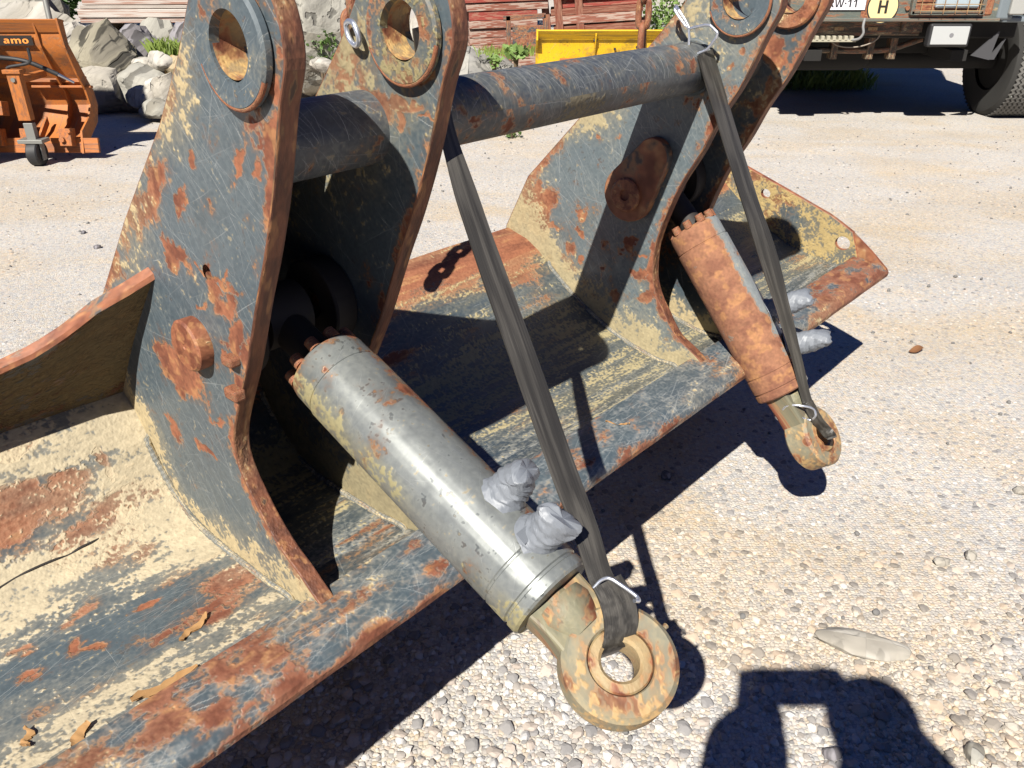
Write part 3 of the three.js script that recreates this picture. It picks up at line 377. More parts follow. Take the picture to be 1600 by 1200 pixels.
function cylinderThing(label, s, a, b, eye, eyeN, barrelMat, ports, portLen, portDirs, th, ds) {
  const base = P(s, b[0], 0.3), t = frameThing('hydraulic_cylinder', label, 'hydraulic cylinder', base, 'hydraulic cylinders hanging from the bucket');
  const A = P(s, a[0], a[1]), B = P(s, b[0], b[1]), E = P(s + ds, eye[0], eye[1]), dir = B.clone().sub(A).normalize(), L = A.distanceTo(B), r = 0.0765;
  const prof = [[r * 0.55, -0.012], [r - 0.012, -0.012], [r - 0.004, -0.006], [r - 0.002, 0.004], [r - 0.002, 0.045], [r - 0.0035, 0.046], [r - 0.0035, 0.048], [r, 0.05], [r, L - 0.075], [r - 0.002, L - 0.073], [r - 0.002, L - 0.070], [r, L - 0.068], [r, L - 0.028], [r - 0.003, L - 0.026], [r - 0.003, L - 0.022], [r, L - 0.02], [r, L - 0.004], [r - 0.004, L], [0.035, L]];
  const g0 = new THREE.LatheGeometry(prof.map(p => new THREE.Vector2(p[0], p[1])), 72); const uv = g0.attributes.uv, p0 = g0.attributes.position; for (let i = 0; i < uv.count; i++) uv.setXY(i, (p0.getY(i) + 0.012) / 0.6, uv.getX(i));
  const q = new THREE.Quaternion().setFromUnitVectors(V(0, 1, 0), dir); g0.applyQuaternion(q); g0.translate(A.x, A.y, A.z);
  const barrel = t.put('barrel', toCreasedNormals(g0, 0.5), barrelMat);
  // ring of bolt heads on the back cover
  const e1v = V(1, 0, 0), e2v = new THREE.Vector3().crossVectors(dir, e1v).normalize();
  for (let k = 0; k < 10; k++) { const w = k / 10 * 6.283 + 0.2, c = A.clone().addScaledVector(e1v, Math.cos(w) * 0.062).addScaledVector(e2v, Math.sin(w) * 0.062); t.put('bolt', rod(c.clone().addScaledVector(dir, -0.03), c.clone().addScaledVector(dir, -0.008), 0.0115, 0.0125, 10), matRust, barrel); }
  // neck to the hinge and the rod side
  t.put('hinge_eye', merge([rod(A.clone().addScaledVector(dir, -0.012), P(s, ...PIN), 0.034, 0.036, 20), rod(P(s - 0.045, ...PIN), P(s + 0.045, ...PIN), 0.058, 0.058, 36)]), matHub);
  const N = eyeN.clone().normalize(), ro = 0.088;
  t.put('piston_rod', crease(lathe([[0.03, -0.002], [0.03, 0.008], [0.046, 0.010], [0.05, 0.03], [0.044, 0.05], [0.036, 0.07]], B, B.clone().add(dir), 36)), matOliveTan);
  const q2 = new THREE.Quaternion().setFromUnitVectors(V(0, 1, 0), N), turn = g => g.applyQuaternion(q2).translate(E.x, E.y, E.z);
  const eyeRing = t.put('rod_eye', crease(turn(new THREE.LatheGeometry([[0.05, -th / 2], [ro - 0.008, -th / 2], [ro, -th / 2 + 0.008], [ro, th / 2 - 0.008], [ro - 0.008, th / 2], [0.052, th / 2], [0.05, th / 2 - 0.003], [0.05, -th / 2]].map(x => new THREE.Vector2(...x)), 72))), matTanPaint);
  { // neck between rod and eye: a flared slab
    const hw = 0.045, sh = new THREE.Shape(); const D = E.distanceTo(B); sh.moveTo(-0.05, 0); sh.lineTo(0.05, 0); sh.quadraticCurveTo(0.044, D * 0.4, 0.054, D * 0.74); sh.lineTo(0.03, D - 0.052); sh.lineTo(-0.03, D - 0.052); sh.lineTo(-0.054, D * 0.74); sh.quadraticCurveTo(-0.044, D * 0.4, -0.05, 0);
    const g = new THREE.ExtrudeGeometry(sh, { depth: th - 0.016, bevelEnabled: true, bevelThickness: 0.005, bevelSize: 0.005, bevelSegments: 2, curveSegments: 12 }); g.translate(0, 0, -(th - 0.016) / 2);
    const yv = E.clone().sub(B).normalize(), zv = N.clone().addScaledVector(yv, -N.dot(yv)).normalize(), xv = new THREE.Vector3().crossVectors(yv, zv); g.applyMatrix4(new THREE.Matrix4().makeBasis(xv, yv, zv)); g.translate(B.x, B.y, B.z); const p = g.attributes.position, u2 = g.attributes.uv; for (let i = 0; i < p.count; i++) u2.setXY(i, p.getX(i) * 3, (p.getY(i) + p.getZ(i)) * 3);
    t.put('neck', g, matOliveTan, eyeRing);
  }
  t.put('bearing', crease(turn(new THREE.LatheGeometry([[0.029, -0.02], [0.046, -0.021], [0.0485, -0.018], [0.0485, th / 2 - 0.006], [0.046, th / 2 - 0.003], [0.034, th / 2 - 0.001], [0.029, th / 2 - 0.006], [0.027, 0], [0.029, -0.02]].map(x => new THREE.Vector2(...x)), 56))), matRustTan, eyeRing);
  { const yv = E.clone().sub(B).normalize(), side = new THREE.Vector3().crossVectors(N, yv).normalize(), c = E.clone().addScaledVector(side, 0.088).addScaledVector(yv, 0.01); t.put('grease_nipple', merge([rod(c.clone().addScaledVector(side, -0.004), c.clone().addScaledVector(side, 0.006), 0.007, 0.006, 8), rod(c.clone().addScaledVector(side, 0.006), c.clone().addScaledVector(side, 0.014), 0.004, 0.005, 8)]), matTanPaint, eyeRing); }
  // hose ports wrapped in tape
  ports.forEach(([along, seed], k) => {
    const c = A.clone().addScaledVector(dir, along), pd = portDirs[k].clone().addScaledVector(dir, -portDirs[k].dot(dir)).normalize().addScaledVector(dir, k ? 0.28 : 0.1).normalize(), pl = portLen;
    const R = rng(seed), nA = 56, nL = 44, pos = [], idx = []; const x = new THREE.Vector3().crossVectors(pd, V(0.3, 0.8, 0.5)).normalize(), y = new THREE.Vector3().crossVectors(pd, x);
    for (let j = 0; j <= nL; j++) { const f = j / nL; for (let i = 0; i < nA; i++) { const a = i / nA * 6.2832; let rr = lerp(0.035, 0.031, smooth(0, 0.5, f)); rr *= f > 0.88 ? 1 - 0.3 * Math.pow((f - 0.88) / 0.12, 2) : 1; const pinch = 1 - 0.34 * smooth(0.5, 1, f); rr += (f < 0.16 ? 0.006 * (1 - f / 0.16) : 0);
      rr += 0.0008 * (1 - ((f * 3.5 + i / nA + 0.3 * noise(f * 4, a, seed)) % 1)); rr *= 1 + 0.09 * (noise(Math.cos(a) * 3 + f * 9, Math.sin(a) * 3 + f * 4, seed + 9) - 0.5) + 0.03 * Math.sin(f * 34 + Math.cos(a) * 2.5 + seed) - 0.055 * Math.pow(1 - Math.abs(2 * noise(Math.cos(a) * 2.4 + f * 5, Math.sin(a) * 2.4 - f * 7, seed + 31) - 1), 6); const hh = r - 0.006 + f * pl + 0.006 * (noise(Math.cos(a) * 2, Math.sin(a) * 2 + f * 3, seed + 20) - 0.5) * (f > 0.7 ? 1.6 : 1);
      const pnt = c.clone().addScaledVector(pd, hh).addScaledVector(x, Math.cos(a) * rr * (2 - pinch) * 0.96).addScaledVector(y, Math.sin(a) * rr * pinch); pos.push(pnt.x, pnt.y, pnt.z); if (j) { const q0 = (j - 1) * nA + i, q1 = (j - 1) * nA + (i + 1) % nA; idx.push(q0, q1, q0 + nA, q1, q1 + nA, q0 + nA); } } }
    const top = c.clone().addScaledVector(pd, r - 0.006 + pl * 0.97); pos.push(top.x, top.y, top.z); for (let i = 0; i < nA; i++) idx.push(nL * nA + i, nL * nA + (i + 1) % nA, (nL + 1) * nA);
    const g = new THREE.BufferGeometry(); g.setAttribute('position', new THREE.Float32BufferAttribute(pos, 3)); g.setIndex(idx); t.put('taped_port', toCreasedNormals(g, 0.7), matTape).material.side = THREE.DoubleSide;
    // torn flap of tape at the foot
    const fl = new THREE.PlaneGeometry(0.05, 0.02, 6, 2), fp = fl.attributes.position; for (let i = 0; i < fp.count; i++) fp.setZ(i, 0.004 * Math.sin(fp.getX(i) * 160 + seed)); fl.applyQuaternion(new THREE.Quaternion().setFromUnitVectors(V(0, 0, 1), pd)); const fc = c.clone().addScaledVector(pd, r + 0.007).addScaledVector(x, 0.03).addScaledVector(dir, 0.012); fl.translate(fc.x, fc.y, fc.z); t.put('tape_flap', fl, matTape);
  });
  return t;
}
const d1 = w1.dir, d2 = w2.dir;
cylinderThing('near hydraulic cylinder with shiny grey barrel and two taped hose ports', C1.s, C1.a, C1.b, C1.eye, P(-0.28, 0.39, 0.92), matBarrel1, [[0.40, 3], [0.472, 8]], 0.07, [0.0, 0.1].map(k => w1.side.clone().multiplyScalar(0.74 - k).addScaledVector(w1.cam, 0.6 + k)), 0.056, 0);
cylinderThing('far hydraulic cylinder with rusty brown barrel hanging steeply beside the far ears', C2.s, C2.a, C2.b, C2.eye, P(0.02, 0.577, 0.483), matBarrel2, [[0.30, 13], [0.395, 18]], 0.12, [0.0, 0.1].map(k => w2.side.clone().addScaledVector(w2.cam, 0.05 + k)), 0.074, 0.015);

// ---------------------------------------------------------------- rubber straps with wire hooks
const matRubber = (() => { const w = 128, h = 1024, a = new Uint8Array(w * h * 4), b = new Uint8Array(w * h * 4); for (let j = 0; j < h; j++) for (let i = 0; i < w; i++) { const q = (j * w + i) * 4, d = fbm(i * 0.05, j * 0.01, 3, 3), l = Math.pow(noise(i * 0.45, j * 0.012, 8), 4), k = 0.03 + 0.035 * smooth(0.35, 0.75, d) + 0.035 * l; a[q] = lin2s(k * 1.08); a[q + 1] = lin2s(k); a[q + 2] = lin2s(k * 0.88); a[q + 3] = 255; b[q] = b[q + 1] = b[q + 2] = 120 + 90 * (noise(i * 0.45, j * 0.012, 8) - 0.5) + 30 * d; b[q + 3] = 255; } return new THREE.MeshStandardMaterial({ map: dataTex(w, h, a, true), bumpMap: dataTex(w, h, b, false), bumpScale: 0.0005, roughness: 0.4 }); })();
const matWire = new THREE.MeshStandardMaterial({ roughness: 0.3, metalness: 0.85 }); matWire.color.setRGB(0.62, 0.65, 0.72);
function ribbon(pts, widths, dirs, T, seg = 70) { // band through pts; dirs give its width direction at each point
  const c = new THREE.CatmullRomCurve3(pts, false, 'centripetal'), N = pts.length - 1, pos = [], uv = [], idx = [];
  for (let j = 0; j <= seg; j++) { const t = j / seg, p = c.getPoint(t), tan = c.getTangent(t), k = Math.min(N - 1, Math.floor(t * N)), f = smooth(0, 1, t * N - k); const wd = dirs[k].clone().normalize().lerp(dirs[k + 1].clone().normalize(), f); wd.addScaledVector(tan, -wd.dot(tan)).normalize(); const nn = new THREE.Vector3().crossVectors(tan, wd).normalize(), w = lerp(widths[k], widths[k + 1], f) / 2;
    const cs = [[-1, 0.5], [-0.5, 1], [0, 1], [0.5, 1], [1, 0.5], [1, -0.5], [0.5, -1], [0, -1], [-0.5, -1], [-1, -0.5]]; cs.forEach(([a, b], i) => { const q = p.clone().addScaledVector(wd, a * w).addScaledVector(nn, b * T / 2); pos.push(q.x, q.y, q.z); uv.push(a * 0.5 + 0.5, t); });
    if (j) for (let i = 0; i < 10; i++) { const a = (j - 1) * 10 + i, b = (j - 1) * 10 + (i + 1) % 10; idx.push(a, b, a + 10, b, b + 10, a + 10); } }
  for (let i = 1; i < 9; i++) { idx.push(0, i + 1, i); const o = seg * 10; idx.push(o, o + i, o + i + 1); }
  const g = new THREE.BufferGeometry(); g.setAttribute('position', new THREE.Float32BufferAttribute(pos, 3)); g.setAttribute('uv', new THREE.Float32BufferAttribute(uv, 2)); g.setIndex(idx); return toCreasedNormals(g, 0.9);
}
const onSP = (u, v, s) => { const q = onS(u, v, s); return P(s, q[0], q[1]); };
const wire = (pts, r = 0.0032, closed = true) => tube(pts, r, 90, 8, closed);
{ // near strap
  const t = frameThing('rubber_strap', 'long black rubber strap tied through the rod eye of the near cylinder', 'strap', P(0.79, -0.47, 0.66), 'rubber straps holding the cylinders');
  const sv = P(1, 0.05, 0.1);
  const pts = [onSP(664, 40, 0.935), onSP(676, 130, 0.945), onSP(700, 212, 0.955), onSP(737, 330, 0.94), onSP(786, 470, 0.915), onSP(838, 615, 0.885), onSP(884, 745, 0.86), onSP(914, 825, 0.84), onSP(938, 900, 0.815), onSP(952, 925, 0.80)];
  t.put('strap_band', ribbon(pts, [0.05, 0.05, 0.03, 0.046, 0.05, 0.051, 0.05, 0.044, 0.04, 0.04], [sv, sv, P(0.9, 0.3, 0), sv, sv, sv, sv, P(0.9, 0.2, 0.1), P(0.9, 0.25, 0.1), P(0.9, 0.25, 0.1)], 0.005, 120), matRubber);
  const E1 = P(C1.s, ...C1.eye), up = P(-0.28, 0.39, 0.92).normalize();
  const lp = [onSP(946, 912, 0.805), onSP(962, 945, 0.80), onSP(968, 975, 0.79), onSP(965, 1000, 0.776), onSP(957, 1013, 0.768), onSP(952, 1014, 0.77).addScaledVector(up, -0.03)];
  lp.slice(0, 5).forEach((p, i) => p.addScaledVector(up, [0.01, 0.012, 0.01, 0.004, 0][i]));
  const sw = P(0.9, 0.45, 0.0); t.put('strap_band', ribbon(lp, [0.05, 0.055, 0.055, 0.05, 0.046, 0.044], [sw, sw, sw, sw, sw, sw], 0.005, 60), matRubber);
  t.put('wire_hook', wire([onSP(925, 924, 0.79), onSP(937, 912, 0.80), onSP(948, 909, 0.805), onSP(968, 920, 0.81), onSP(992, 938, 0.815), onSP(995, 944, 0.81), onSP(988, 944, 0.80)].map(p => p.addScaledVector(up, 0.014)), 0.003, false), matWire);
  // upper hook through the second ear
  t.put('wire_hook', wire([onSP(541, 38, S2 - 0.012), onSP(552, 36, S2 - 0.02), onSP(561, 62, S2 - 0.02), onSP(556, 71, S2 - 0.014), onSP(546, 60, S2 - 0.012)], 0.0045, true), matWire);
}
{ // far strap
  const t = frameThing('rubber_strap', 'black rubber strap with two wire triangles hooked beside the far ear hole', 'strap', P(2.05, -0.7, 0.42), 'rubber straps holding the cylinders');
  const a = P(1, 0.1, 0.15), b = P(0.35, 0.2, 0.9), c = P(0.25, 0.8, 0.5);
  const pts = [onSP(1101, 82, 1.875), onSP(1108, 105, 1.88), onSP(1126, 165, 1.895), onSP(1150, 245, 1.925), onSP(1173, 318, 1.955), onSP(1200, 400, 1.985), onSP(1226, 490, 2.015), onSP(1245, 560, 2.035), onSP(1262, 628, 2.05), onSP(1275, 655, 2.055)];
  t.put('strap_band', ribbon(pts, [0.058, 0.06, 0.06, 0.062, 0.062, 0.054, 0.036, 0.027, 0.026, 0.026], [a, a, a, a, a, P(0.8, 0.3, 0.4), P(0.6, 0.5, 0.5), P(0.5, 0.6, 0.5), P(0.5, 0.6, 0.5), P(0.5, 0.6, 0.5)], 0.006, 120), matRubber);
  const E2 = P(C2.s, ...C2.eye);
  t.put('strap_band', ribbon([onSP(1262, 628, 2.045), onSP(1276, 655, 2.055), onSP(1290, 672, 2.075), onSP(1297, 680, 2.07), onSP(1300, 684, 2.03)], [0.03, 0.032, 0.032, 0.03, 0.026], [c, c, c, c, c], 0.005, 40), matRubber);
  t.put('wire_hook', wire([onSP(1223, 640, 2.02), onSP(1230, 634, 2.02), onSP(1252, 634, 2.03), onSP(1272, 640, 2.05), onSP(1274, 650, 2.05), onSP(1266, 656, 2.05), onSP(1250, 652, 2.03)], 0.0035, false), matWire);
  const tri = [[1077, 45], [1101, 39], [1110, 40], [1121, 51], [1119, 59], [1113, 67], [1104, 78], [1084, 86], [1076, 77], [1077, 60]];
  t.put('wire_hook', new THREE.TubeGeometry(curvePath(tri.map(([u, v]) => onSP(u, v, 1.868)), true), 140, 0.0034, 8, true), matWire);
  const tri2 = [[1077, 44], [1070, 30], [1061, 16], [1057, 10], [1054, 15], [1062, 28], [1071, 40]];
  t.put('wire_hook', new THREE.TubeGeometry(curvePath(tri2.map(([u, v], i) => onSP(u, v, i === 3 ? 1.89 : 1.875)), true), 110, 0.0034, 8, true), matWire);
}
function curvePath(pts, closed) { return new THREE.CatmullRomCurve3(pts, closed, 'catmullrom', 0.15); }

// ---------------------------------------------------------------- chains
function linkGeo(L, W, r) { const p = [], h = (L - W) / 2; for (let i = 0; i < 12; i++) { const a = i / 12 * 6.2832; p.push(V(Math.cos(a) * (W / 2 - r), Math.sin(a) * (W / 2 - r) + (Math.sin(a) > 0 ? h : -h), 0)); } return new THREE.TubeGeometry(new THREE.CatmullRomCurve3(p, true), 40, r, 8, true); }
function chain(label, a, b, n, W, r, tw = 0.6) {
  const t = frameThing('chain', label, 'chain', b), d = b.clone().sub(a), step = d.length() / n, g = linkGeo(step + 2.6 * r, W, r), q = new THREE.Quaternion().setFromUnitVectors(V(0, -1, 0), d.clone().normalize());
  for (let i = 0; i < n; i++) { const h = g.clone().rotateY(tw + (i % 2) * 1.45).applyQuaternion(q), c = a.clone().addScaledVector(d, (i + 0.5) / n); h.translate(c.x, c.y, c.z); t.put('link', h, matChain); }
  return t;
}
const matChain = steel({ W: 0.2, H: 0.2, w: 192, h: 192, seed: 181, shareBump: matRust, rust: () => 0.3, mud: () => -0.3, tile: true, base: [0.1, 0.08, 0.06] });
function onN(u, v, n) { const d = ray(u, v), t = n / (CA * d[0] - SA * d[1]); return P((SA * d[0] + CA * d[1]) * t, n, EYE + d[2] * t); }
const cb = onN(1003, 60, -1.53);
chain('heavy rusty chain hanging in front of the yellow plough blade', P(cb.x, -1.53, 2.26), P(cb.x, -1.53, 1.16), 15, 0.05, 0.0105, 0.4);
chain('heavy rusty chain hanging behind the second ear plate', P(1.2, -1.53, 2.26), P(1.2, -1.53, 1.04), 17, 0.055, 0.0115, 0.9);

// ---------------------------------------------------------------- snow plough on the left
const paintMat = (c, seed, o = {}) => steel({ W: 1, H: 1, w: 384, h: 384, seed, base: c, base2: c.map(v => v * 0.9), rust: () => -0.36, mud: () => -0.6, scratches: 60, tile: true, shareBump: matPaint, bump: 0.001, rough: 0.5, ...o });
const matOrange = paintMat([0.50, 0.155, 0.025], 201, { mudc: [0.2, 0.10, 0.04], mud: () => -0.25 }), matOrangeD = paintMat([0.5, 0.15, 0.025], 203, { rust: () => -0.15 }), matYellow = paintMat([0.86, 0.52, 0.005], 207, { rust: () => -0.7 });
const matBlack = std(0.02, 0.02, 0.022, 0.6), matSteelG = std(0.28, 0.28, 0.26, 0.5, 0.4), matChrome = std(0.6, 0.62, 0.66, 0.22, 0.9);
function curved(prof, x0, x1, T) { // sheet with profile [z towards viewer, y] from x0 to x1
  const sh = new THREE.Shape(), n = prof.length, out = []; for (let i = 0; i < n; i++) { const a = prof[Math.max(0, i - 1)], b = prof[Math.min(n - 1, i + 1)], l = Math.hypot(b[0] - a[0], b[1] - a[1]); out.push([prof[i][0] - (b[1] - a[1]) / l * T, prof[i][1] + (b[0] - a[0]) / l * T]); }
  [...prof, ...out.reverse()].forEach((p, i) => i ? sh.lineTo(p[0], p[1]) : sh.moveTo(p[0], p[1])); const g = new THREE.ExtrudeGeometry(sh, { depth: x1 - x0, bevelEnabled: false }).rotateY(-Math.PI / 2); // x' = -depth, z' = profile
  g.scale(-1, 1, 1); const p = g.attributes.position, nn = g.attributes.normal, uv = g.attributes.uv; for (let i = 0; i < p.count; i++) { p.setX(i, p.getX(i) + x0); uv.setXY(i, p.getX(i), p.getY(i) + p.getZ(i)); } for (let i = 0; i < p.count; i += 3) { for (const at of [p, uv, nn]) for (let k = 0; k < at.itemSize; k++) { const t = at.array[(i + 1) * at.itemSize + k]; at.array[(i + 1) * at.itemSize + k] = at.array[(i + 2) * at.itemSize + k]; at.array[(i + 2) * at.itemSize + k] = t; } }
  g.computeVertexNormals(); return toCreasedNormals(g, 0.6);
}
function plate2(pts, t, x) { const sh = new THREE.Shape(); pts.forEach((p, i) => i ? sh.lineTo(p[0], p[1]) : sh.moveTo(p[0], p[1])); const g = new THREE.ExtrudeGeometry(sh, { depth: t, bevelEnabled: false }).rotateY(-Math.PI / 2); return g.translate(x + t / 2, 0, 0); }
function canvasTex(w, h, draw) { const c = document.createElement('canvas'); c.width = w; c.height = h; const x = c.getContext('2d'); draw(x); const t = new THREE.CanvasTexture(c); t.colorSpace = THREE.SRGBColorSpace; return t; }
{
  const o = thing('snow_plough', 'orange snow plough blade standing on a jack leg at the left edge', 'snow plough', [-4.9, 0, -7.2]), XR = 1.30, XL = -1.5; o.rotation.x = -0.2;
  const prof = [[0.24, 1.04], [0.215, 0.94], [0.20, 0.87], [0.11, 0.77], [-0.01, 0.65], [-0.12, 0.53], [-0.16, 0.42], [-0.12, 0.3], [-0.01, 0.19], [0.13, 0.1]];
  mesh('mouldboard', curved(prof, XL, XR, 0.012), matOrange, o);
  mesh('top_flange', merge([box(XR - XL, 0.11, 0.012, 0, 0, 0).rotateX(0.62).translate((XR + XL) / 2, 1.0, 0.27), box(XR - XL, 0.012, 0.06, (XR + XL) / 2, 1.045, 0.21)]), matOrange, o);
  for (const x of [-1.2, -0.5, 0.3, 1.1]) mesh('rib', plate2([[0.30, 1.04], [0.22, 1.02], [0.19, 0.87], [0.0, 0.65], [-0.12, 0.53], [-0.16, 0.42], [-0.12, 0.3], [-0.02, 0.19], [0.05, 0.2], [-0.05, 0.32], [-0.09, 0.42], [-0.05, 0.52], [0.07, 0.65], [0.22, 0.84], [0.26, 0.95]], 0.014, x), matOrange, o);
  mesh('end_plate', plate2([[0.31, 1.05], [0.22, 1.05], [0.18, 0.87], [-0.02, 0.65], [-0.14, 0.53], [-0.18, 0.42], [-0.14, 0.28], [0.02, 0.15], [0.1, 0.02], [0.18, 0.02], [0.16, 0.2], [0.0, 0.32], [-0.05, 0.42], [0.0, 0.53], [0.11, 0.65], [0.24, 0.84], [0.28, 0.95]], 0.016, XR), matOrange, o);
  mesh('stiffener', merge([box(XR - XL - 0.1, 0.05, 0.05, -0.05, 0.62, -0.04), box(0.5, 0.02, 0.05, 1.1, 0.56, -0.03)]), matOrangeD, o);
  mesh('wear_strip', box(XR - XL + 0.1, 0.12, 0.03, -0.02, 0.085, 0.15), matOrangeD, o);
  for (const x of [-0.7, -0.28, 0.1, 0.62, 0.88, 1.2]) mesh('hinge_lug', merge([box(0.1, 0.14, 0.09, x, 0.15, 0.2), rod(V(x - 0.02, 0.13, 0.24), V(x - 0.02, 0.13, 0.27), 0.022, 0.022, 8), rod(V(x + 0.04, 0.2, 0.24), V(x + 0.04, 0.2, 0.265), 0.02, 0.02, 8)]), matOrangeD, o);
  // slanted braces low on the back
  for (const x of [-0.62, 0.35, 0.95]) mesh('brace', plate2([[0.02, 0.32], [0.2, 0.14], [0.12, 0.14], [0.0, 0.26]], 0.02, x), matOrangeD, o);
  const sign = mesh('name_plate', new THREE.PlaneGeometry(0.46, 0.075), new THREE.MeshStandardMaterial({ roughness: 0.6, map: canvasTex(512, 100, x => { x.fillStyle = '#1d1410'; x.fillRect(0, 0, 512, 100); x.fillStyle = '#e08a3a'; x.font = 'bold 96px sans-serif'; x.textAlign = 'right'; x.save(); x.translate(478, 80); x.scale(1.15, 0.9); x.fillText('amo', 0, 0); x.restore(); }) }), o);
  sign.position.set(0.82, 0.895, 0.232); sign.rotation.x = 0.22;
  // jack leg
  const leg = mesh('jack_leg', merge([box(0.1, 0.36, 0.07, 0.89, 0.54, 0.36), box(0.14, 0.03, 0.1, 0.89, 0.73, 0.36), box(0.06, 0.05, 0.4, 0.89, 0.66, 0.14)]), matOrange, o); leg.position.x = 0.12; leg.rotation.x = 0.2;
  mesh('marker_pole', rod(V(1.2, 1.0, 0.2), V(1.17, 1.34, 0.2), 0.022, 0.022, 12), matSteelG, o);
  mesh('inner_tube', box(0.075, 0.2, 0.055, 0.9, 0.24, 0.36), matSteelG, leg); mesh('foot_plate', box(0.2, 0.03, 0.13, 0.9, 0.2, 0.36), matSteelG, leg);
  mesh('crank_handle', tube([V(0.84, 0.75, 0.36), V(0.86, 0.76, 0.36), V(1.02, 0.79, 0.36), V(1.04, 0.81, 0.36), V(1.045, 0.9, 0.36)], 0.012, 30), matBlack, leg);
  mesh('clamp_bolt', rod(V(0.89, 0.67, 0.39), V(0.89, 0.67, 0.41), 0.018, 0.018, 6), matSteelG, leg);
  const wh = mesh('support_wheel', crease(new THREE.LatheGeometry([[0.03, -0.045], [0.09, -0.045], [0.1, -0.035], [0.1, 0.035], [0.09, 0.045], [0.03, 0.045]].map(p => new THREE.Vector2(...p)), 32).rotateZ(Math.PI / 2).translate(0.9, 0.1, 0.36)), matBlack, leg); mesh('wheel_fork', merge([box(0.012, 0.17, 0.06, 0.845, 0.13, 0.36), box(0.012, 0.17, 0.06, 0.955, 0.13, 0.36), box(0.11, 0.012, 0.06, 0.9, 0.205, 0.36)]), matSteelG, leg);
  mesh('hydraulic_hose', tube([V(-0.4, 0.76, 0.3), V(0.3, 0.765, 0.32), V(0.86, 0.75, 0.42), V(1.08, 0.72, 0.42), V(1.28, 0.63, 0.36)], 0.018, 50), matBlack, o); mesh('hose_end', rod(V(1.28, 0.63, 0.36), V(1.38, 0.57, 0.32), 0.014, 0.009, 10), matChrome, o);
  mesh('hydraulic_rod', rod(V(-0.2, 0.36, 0.3), V(0.68, 0.375, 0.3), 0.03, 0.03, 16), matChrome, o); mesh('rod_clevis', box(0.1, 0.11, 0.1, 0.72, 0.375, 0.28), matOrangeD, o);
}
{ // unseen tall container added past the left edge to shade the yard beside the plough
  const c = thing('added_container', 'unseen tall grey container added outside the left edge to shade the yard', 'container', [-5.9, 0, -6.2]), m = std(0.12, 0.14, 0.15, 0.6);
  mesh('wall', box(2.4, 2.7, 1.0, 0, 1.5, 0, 0.01), m, c); const l = []; for (let i = 0; i < 12; i++) l.push(box(0.09, 2.5, 1.04, -1.1 + i * 0.2, 1.5, 0, 0.02)); mesh('corrugation', merge(l), m, c); for (const x of [-1.12, 1.12]) mesh('corner_post', box(0.14, 2.9, 1.08, x, 1.45, 0, 0.01), m, c);
}

// ---------------------------------------------------------------- stacks of old timber
function woodMat(c, c2, seed, amt = 0.5) { const w = 512, h = 96, a = new Uint8Array(w * h * 4), b = new Uint8Array(w * h * 4), k = [0, 0, 0]; for (let j = 0; j < h; j++) for (let i = 0; i < w; i++) { const q = (j * w + i) * 4, g = fbm(i * 0.012, j * 0.35, 4, seed), m = smooth(0.62 - amt * 0.35, 0.72 - amt * 0.25, fbm(i * 0.02, j * 0.1, 4, seed + 9)), e = 0.75 + g * 0.5; k[0] = lerp(c[0], c2[0], m) * e; k[1] = lerp(c[1], c2[1], m) * e; k[2] = lerp(c[2], c2[2], m) * e; a[q] = lin2s(k[0]); a[q + 1] = lin2s(k[1]); a[q + 2] = lin2s(k[2]); a[q + 3] = 255; b[q] = b[q + 1] = b[q + 2] = g * 255; b[q + 3] = 255; } woodMat.bump ??= dataTex(w, h, b, false, true); return new THREE.MeshStandardMaterial({ map: dataTex(w, h, a, true, true), bumpMap: woodMat.bump, bumpScale: 0.004, roughness: 0.9 }); }
const greyWood = [woodMat([0.50, 0.43, 0.38], [0.36, 0.20, 0.15], 301, 0.35), woodMat([0.55, 0.49, 0.44], [0.42, 0.28, 0.22], 303, 0.3), woodMat([0.44, 0.38, 0.33], [0.55, 0.50, 0.45], 305, 0.5)];
const redWood = [woodMat([0.30, 0.055, 0.04], [0.36, 0.16, 0.11], 311, 0.3), woodMat([0.27, 0.10, 0.065], [0.44, 0.32, 0.26], 313, 0.6), woodMat([0.20, 0.06, 0.035], [0.28, 0.13, 0.085], 317, 0.4), woodMat([0.45, 0.24, 0.12], [0.55, 0.46, 0.38], 319, 0.5)];
function plank(parent, L, T, D, x, y, z, mat, ry = 0, rz = 0) { const g = new RoundedBoxGeometry(L, T, D, 1, Math.min(0.008, T / 4)); const m = mesh('plank', g, mat, parent); m.position.set(x, y, z); m.rotation.set(0, ry, rz); return m; }
{
  const o = thing('timber_stack', 'stack of weathered grey pink planks lying above the boulders', 'timber stack', [-3.9, 0, -10.75]), R = rng(41);
  for (const x of [-1.05, 0.35, 1.2]) mesh('bearer', box(0.16, 0.8, 0.6, x, 0.36, -0.25), matSleeper, o);
  let y = 0.78; for (let k = 0; k < 7; k++) { const T = [0.055, 0.09, 0.035, 0.11, 0.05, 0.06, 0.08][k]; plank(o, 3.0, T, 0.6 + R() * 0.05, 0.25 + (R() - 0.5) * 0.12, y + T / 2, -0.3 + (R() - 0.5) * 0.06, greyWood[k % 3], (R() - 0.5) * 0.015, 0.004); y += T + 0.006; }
}
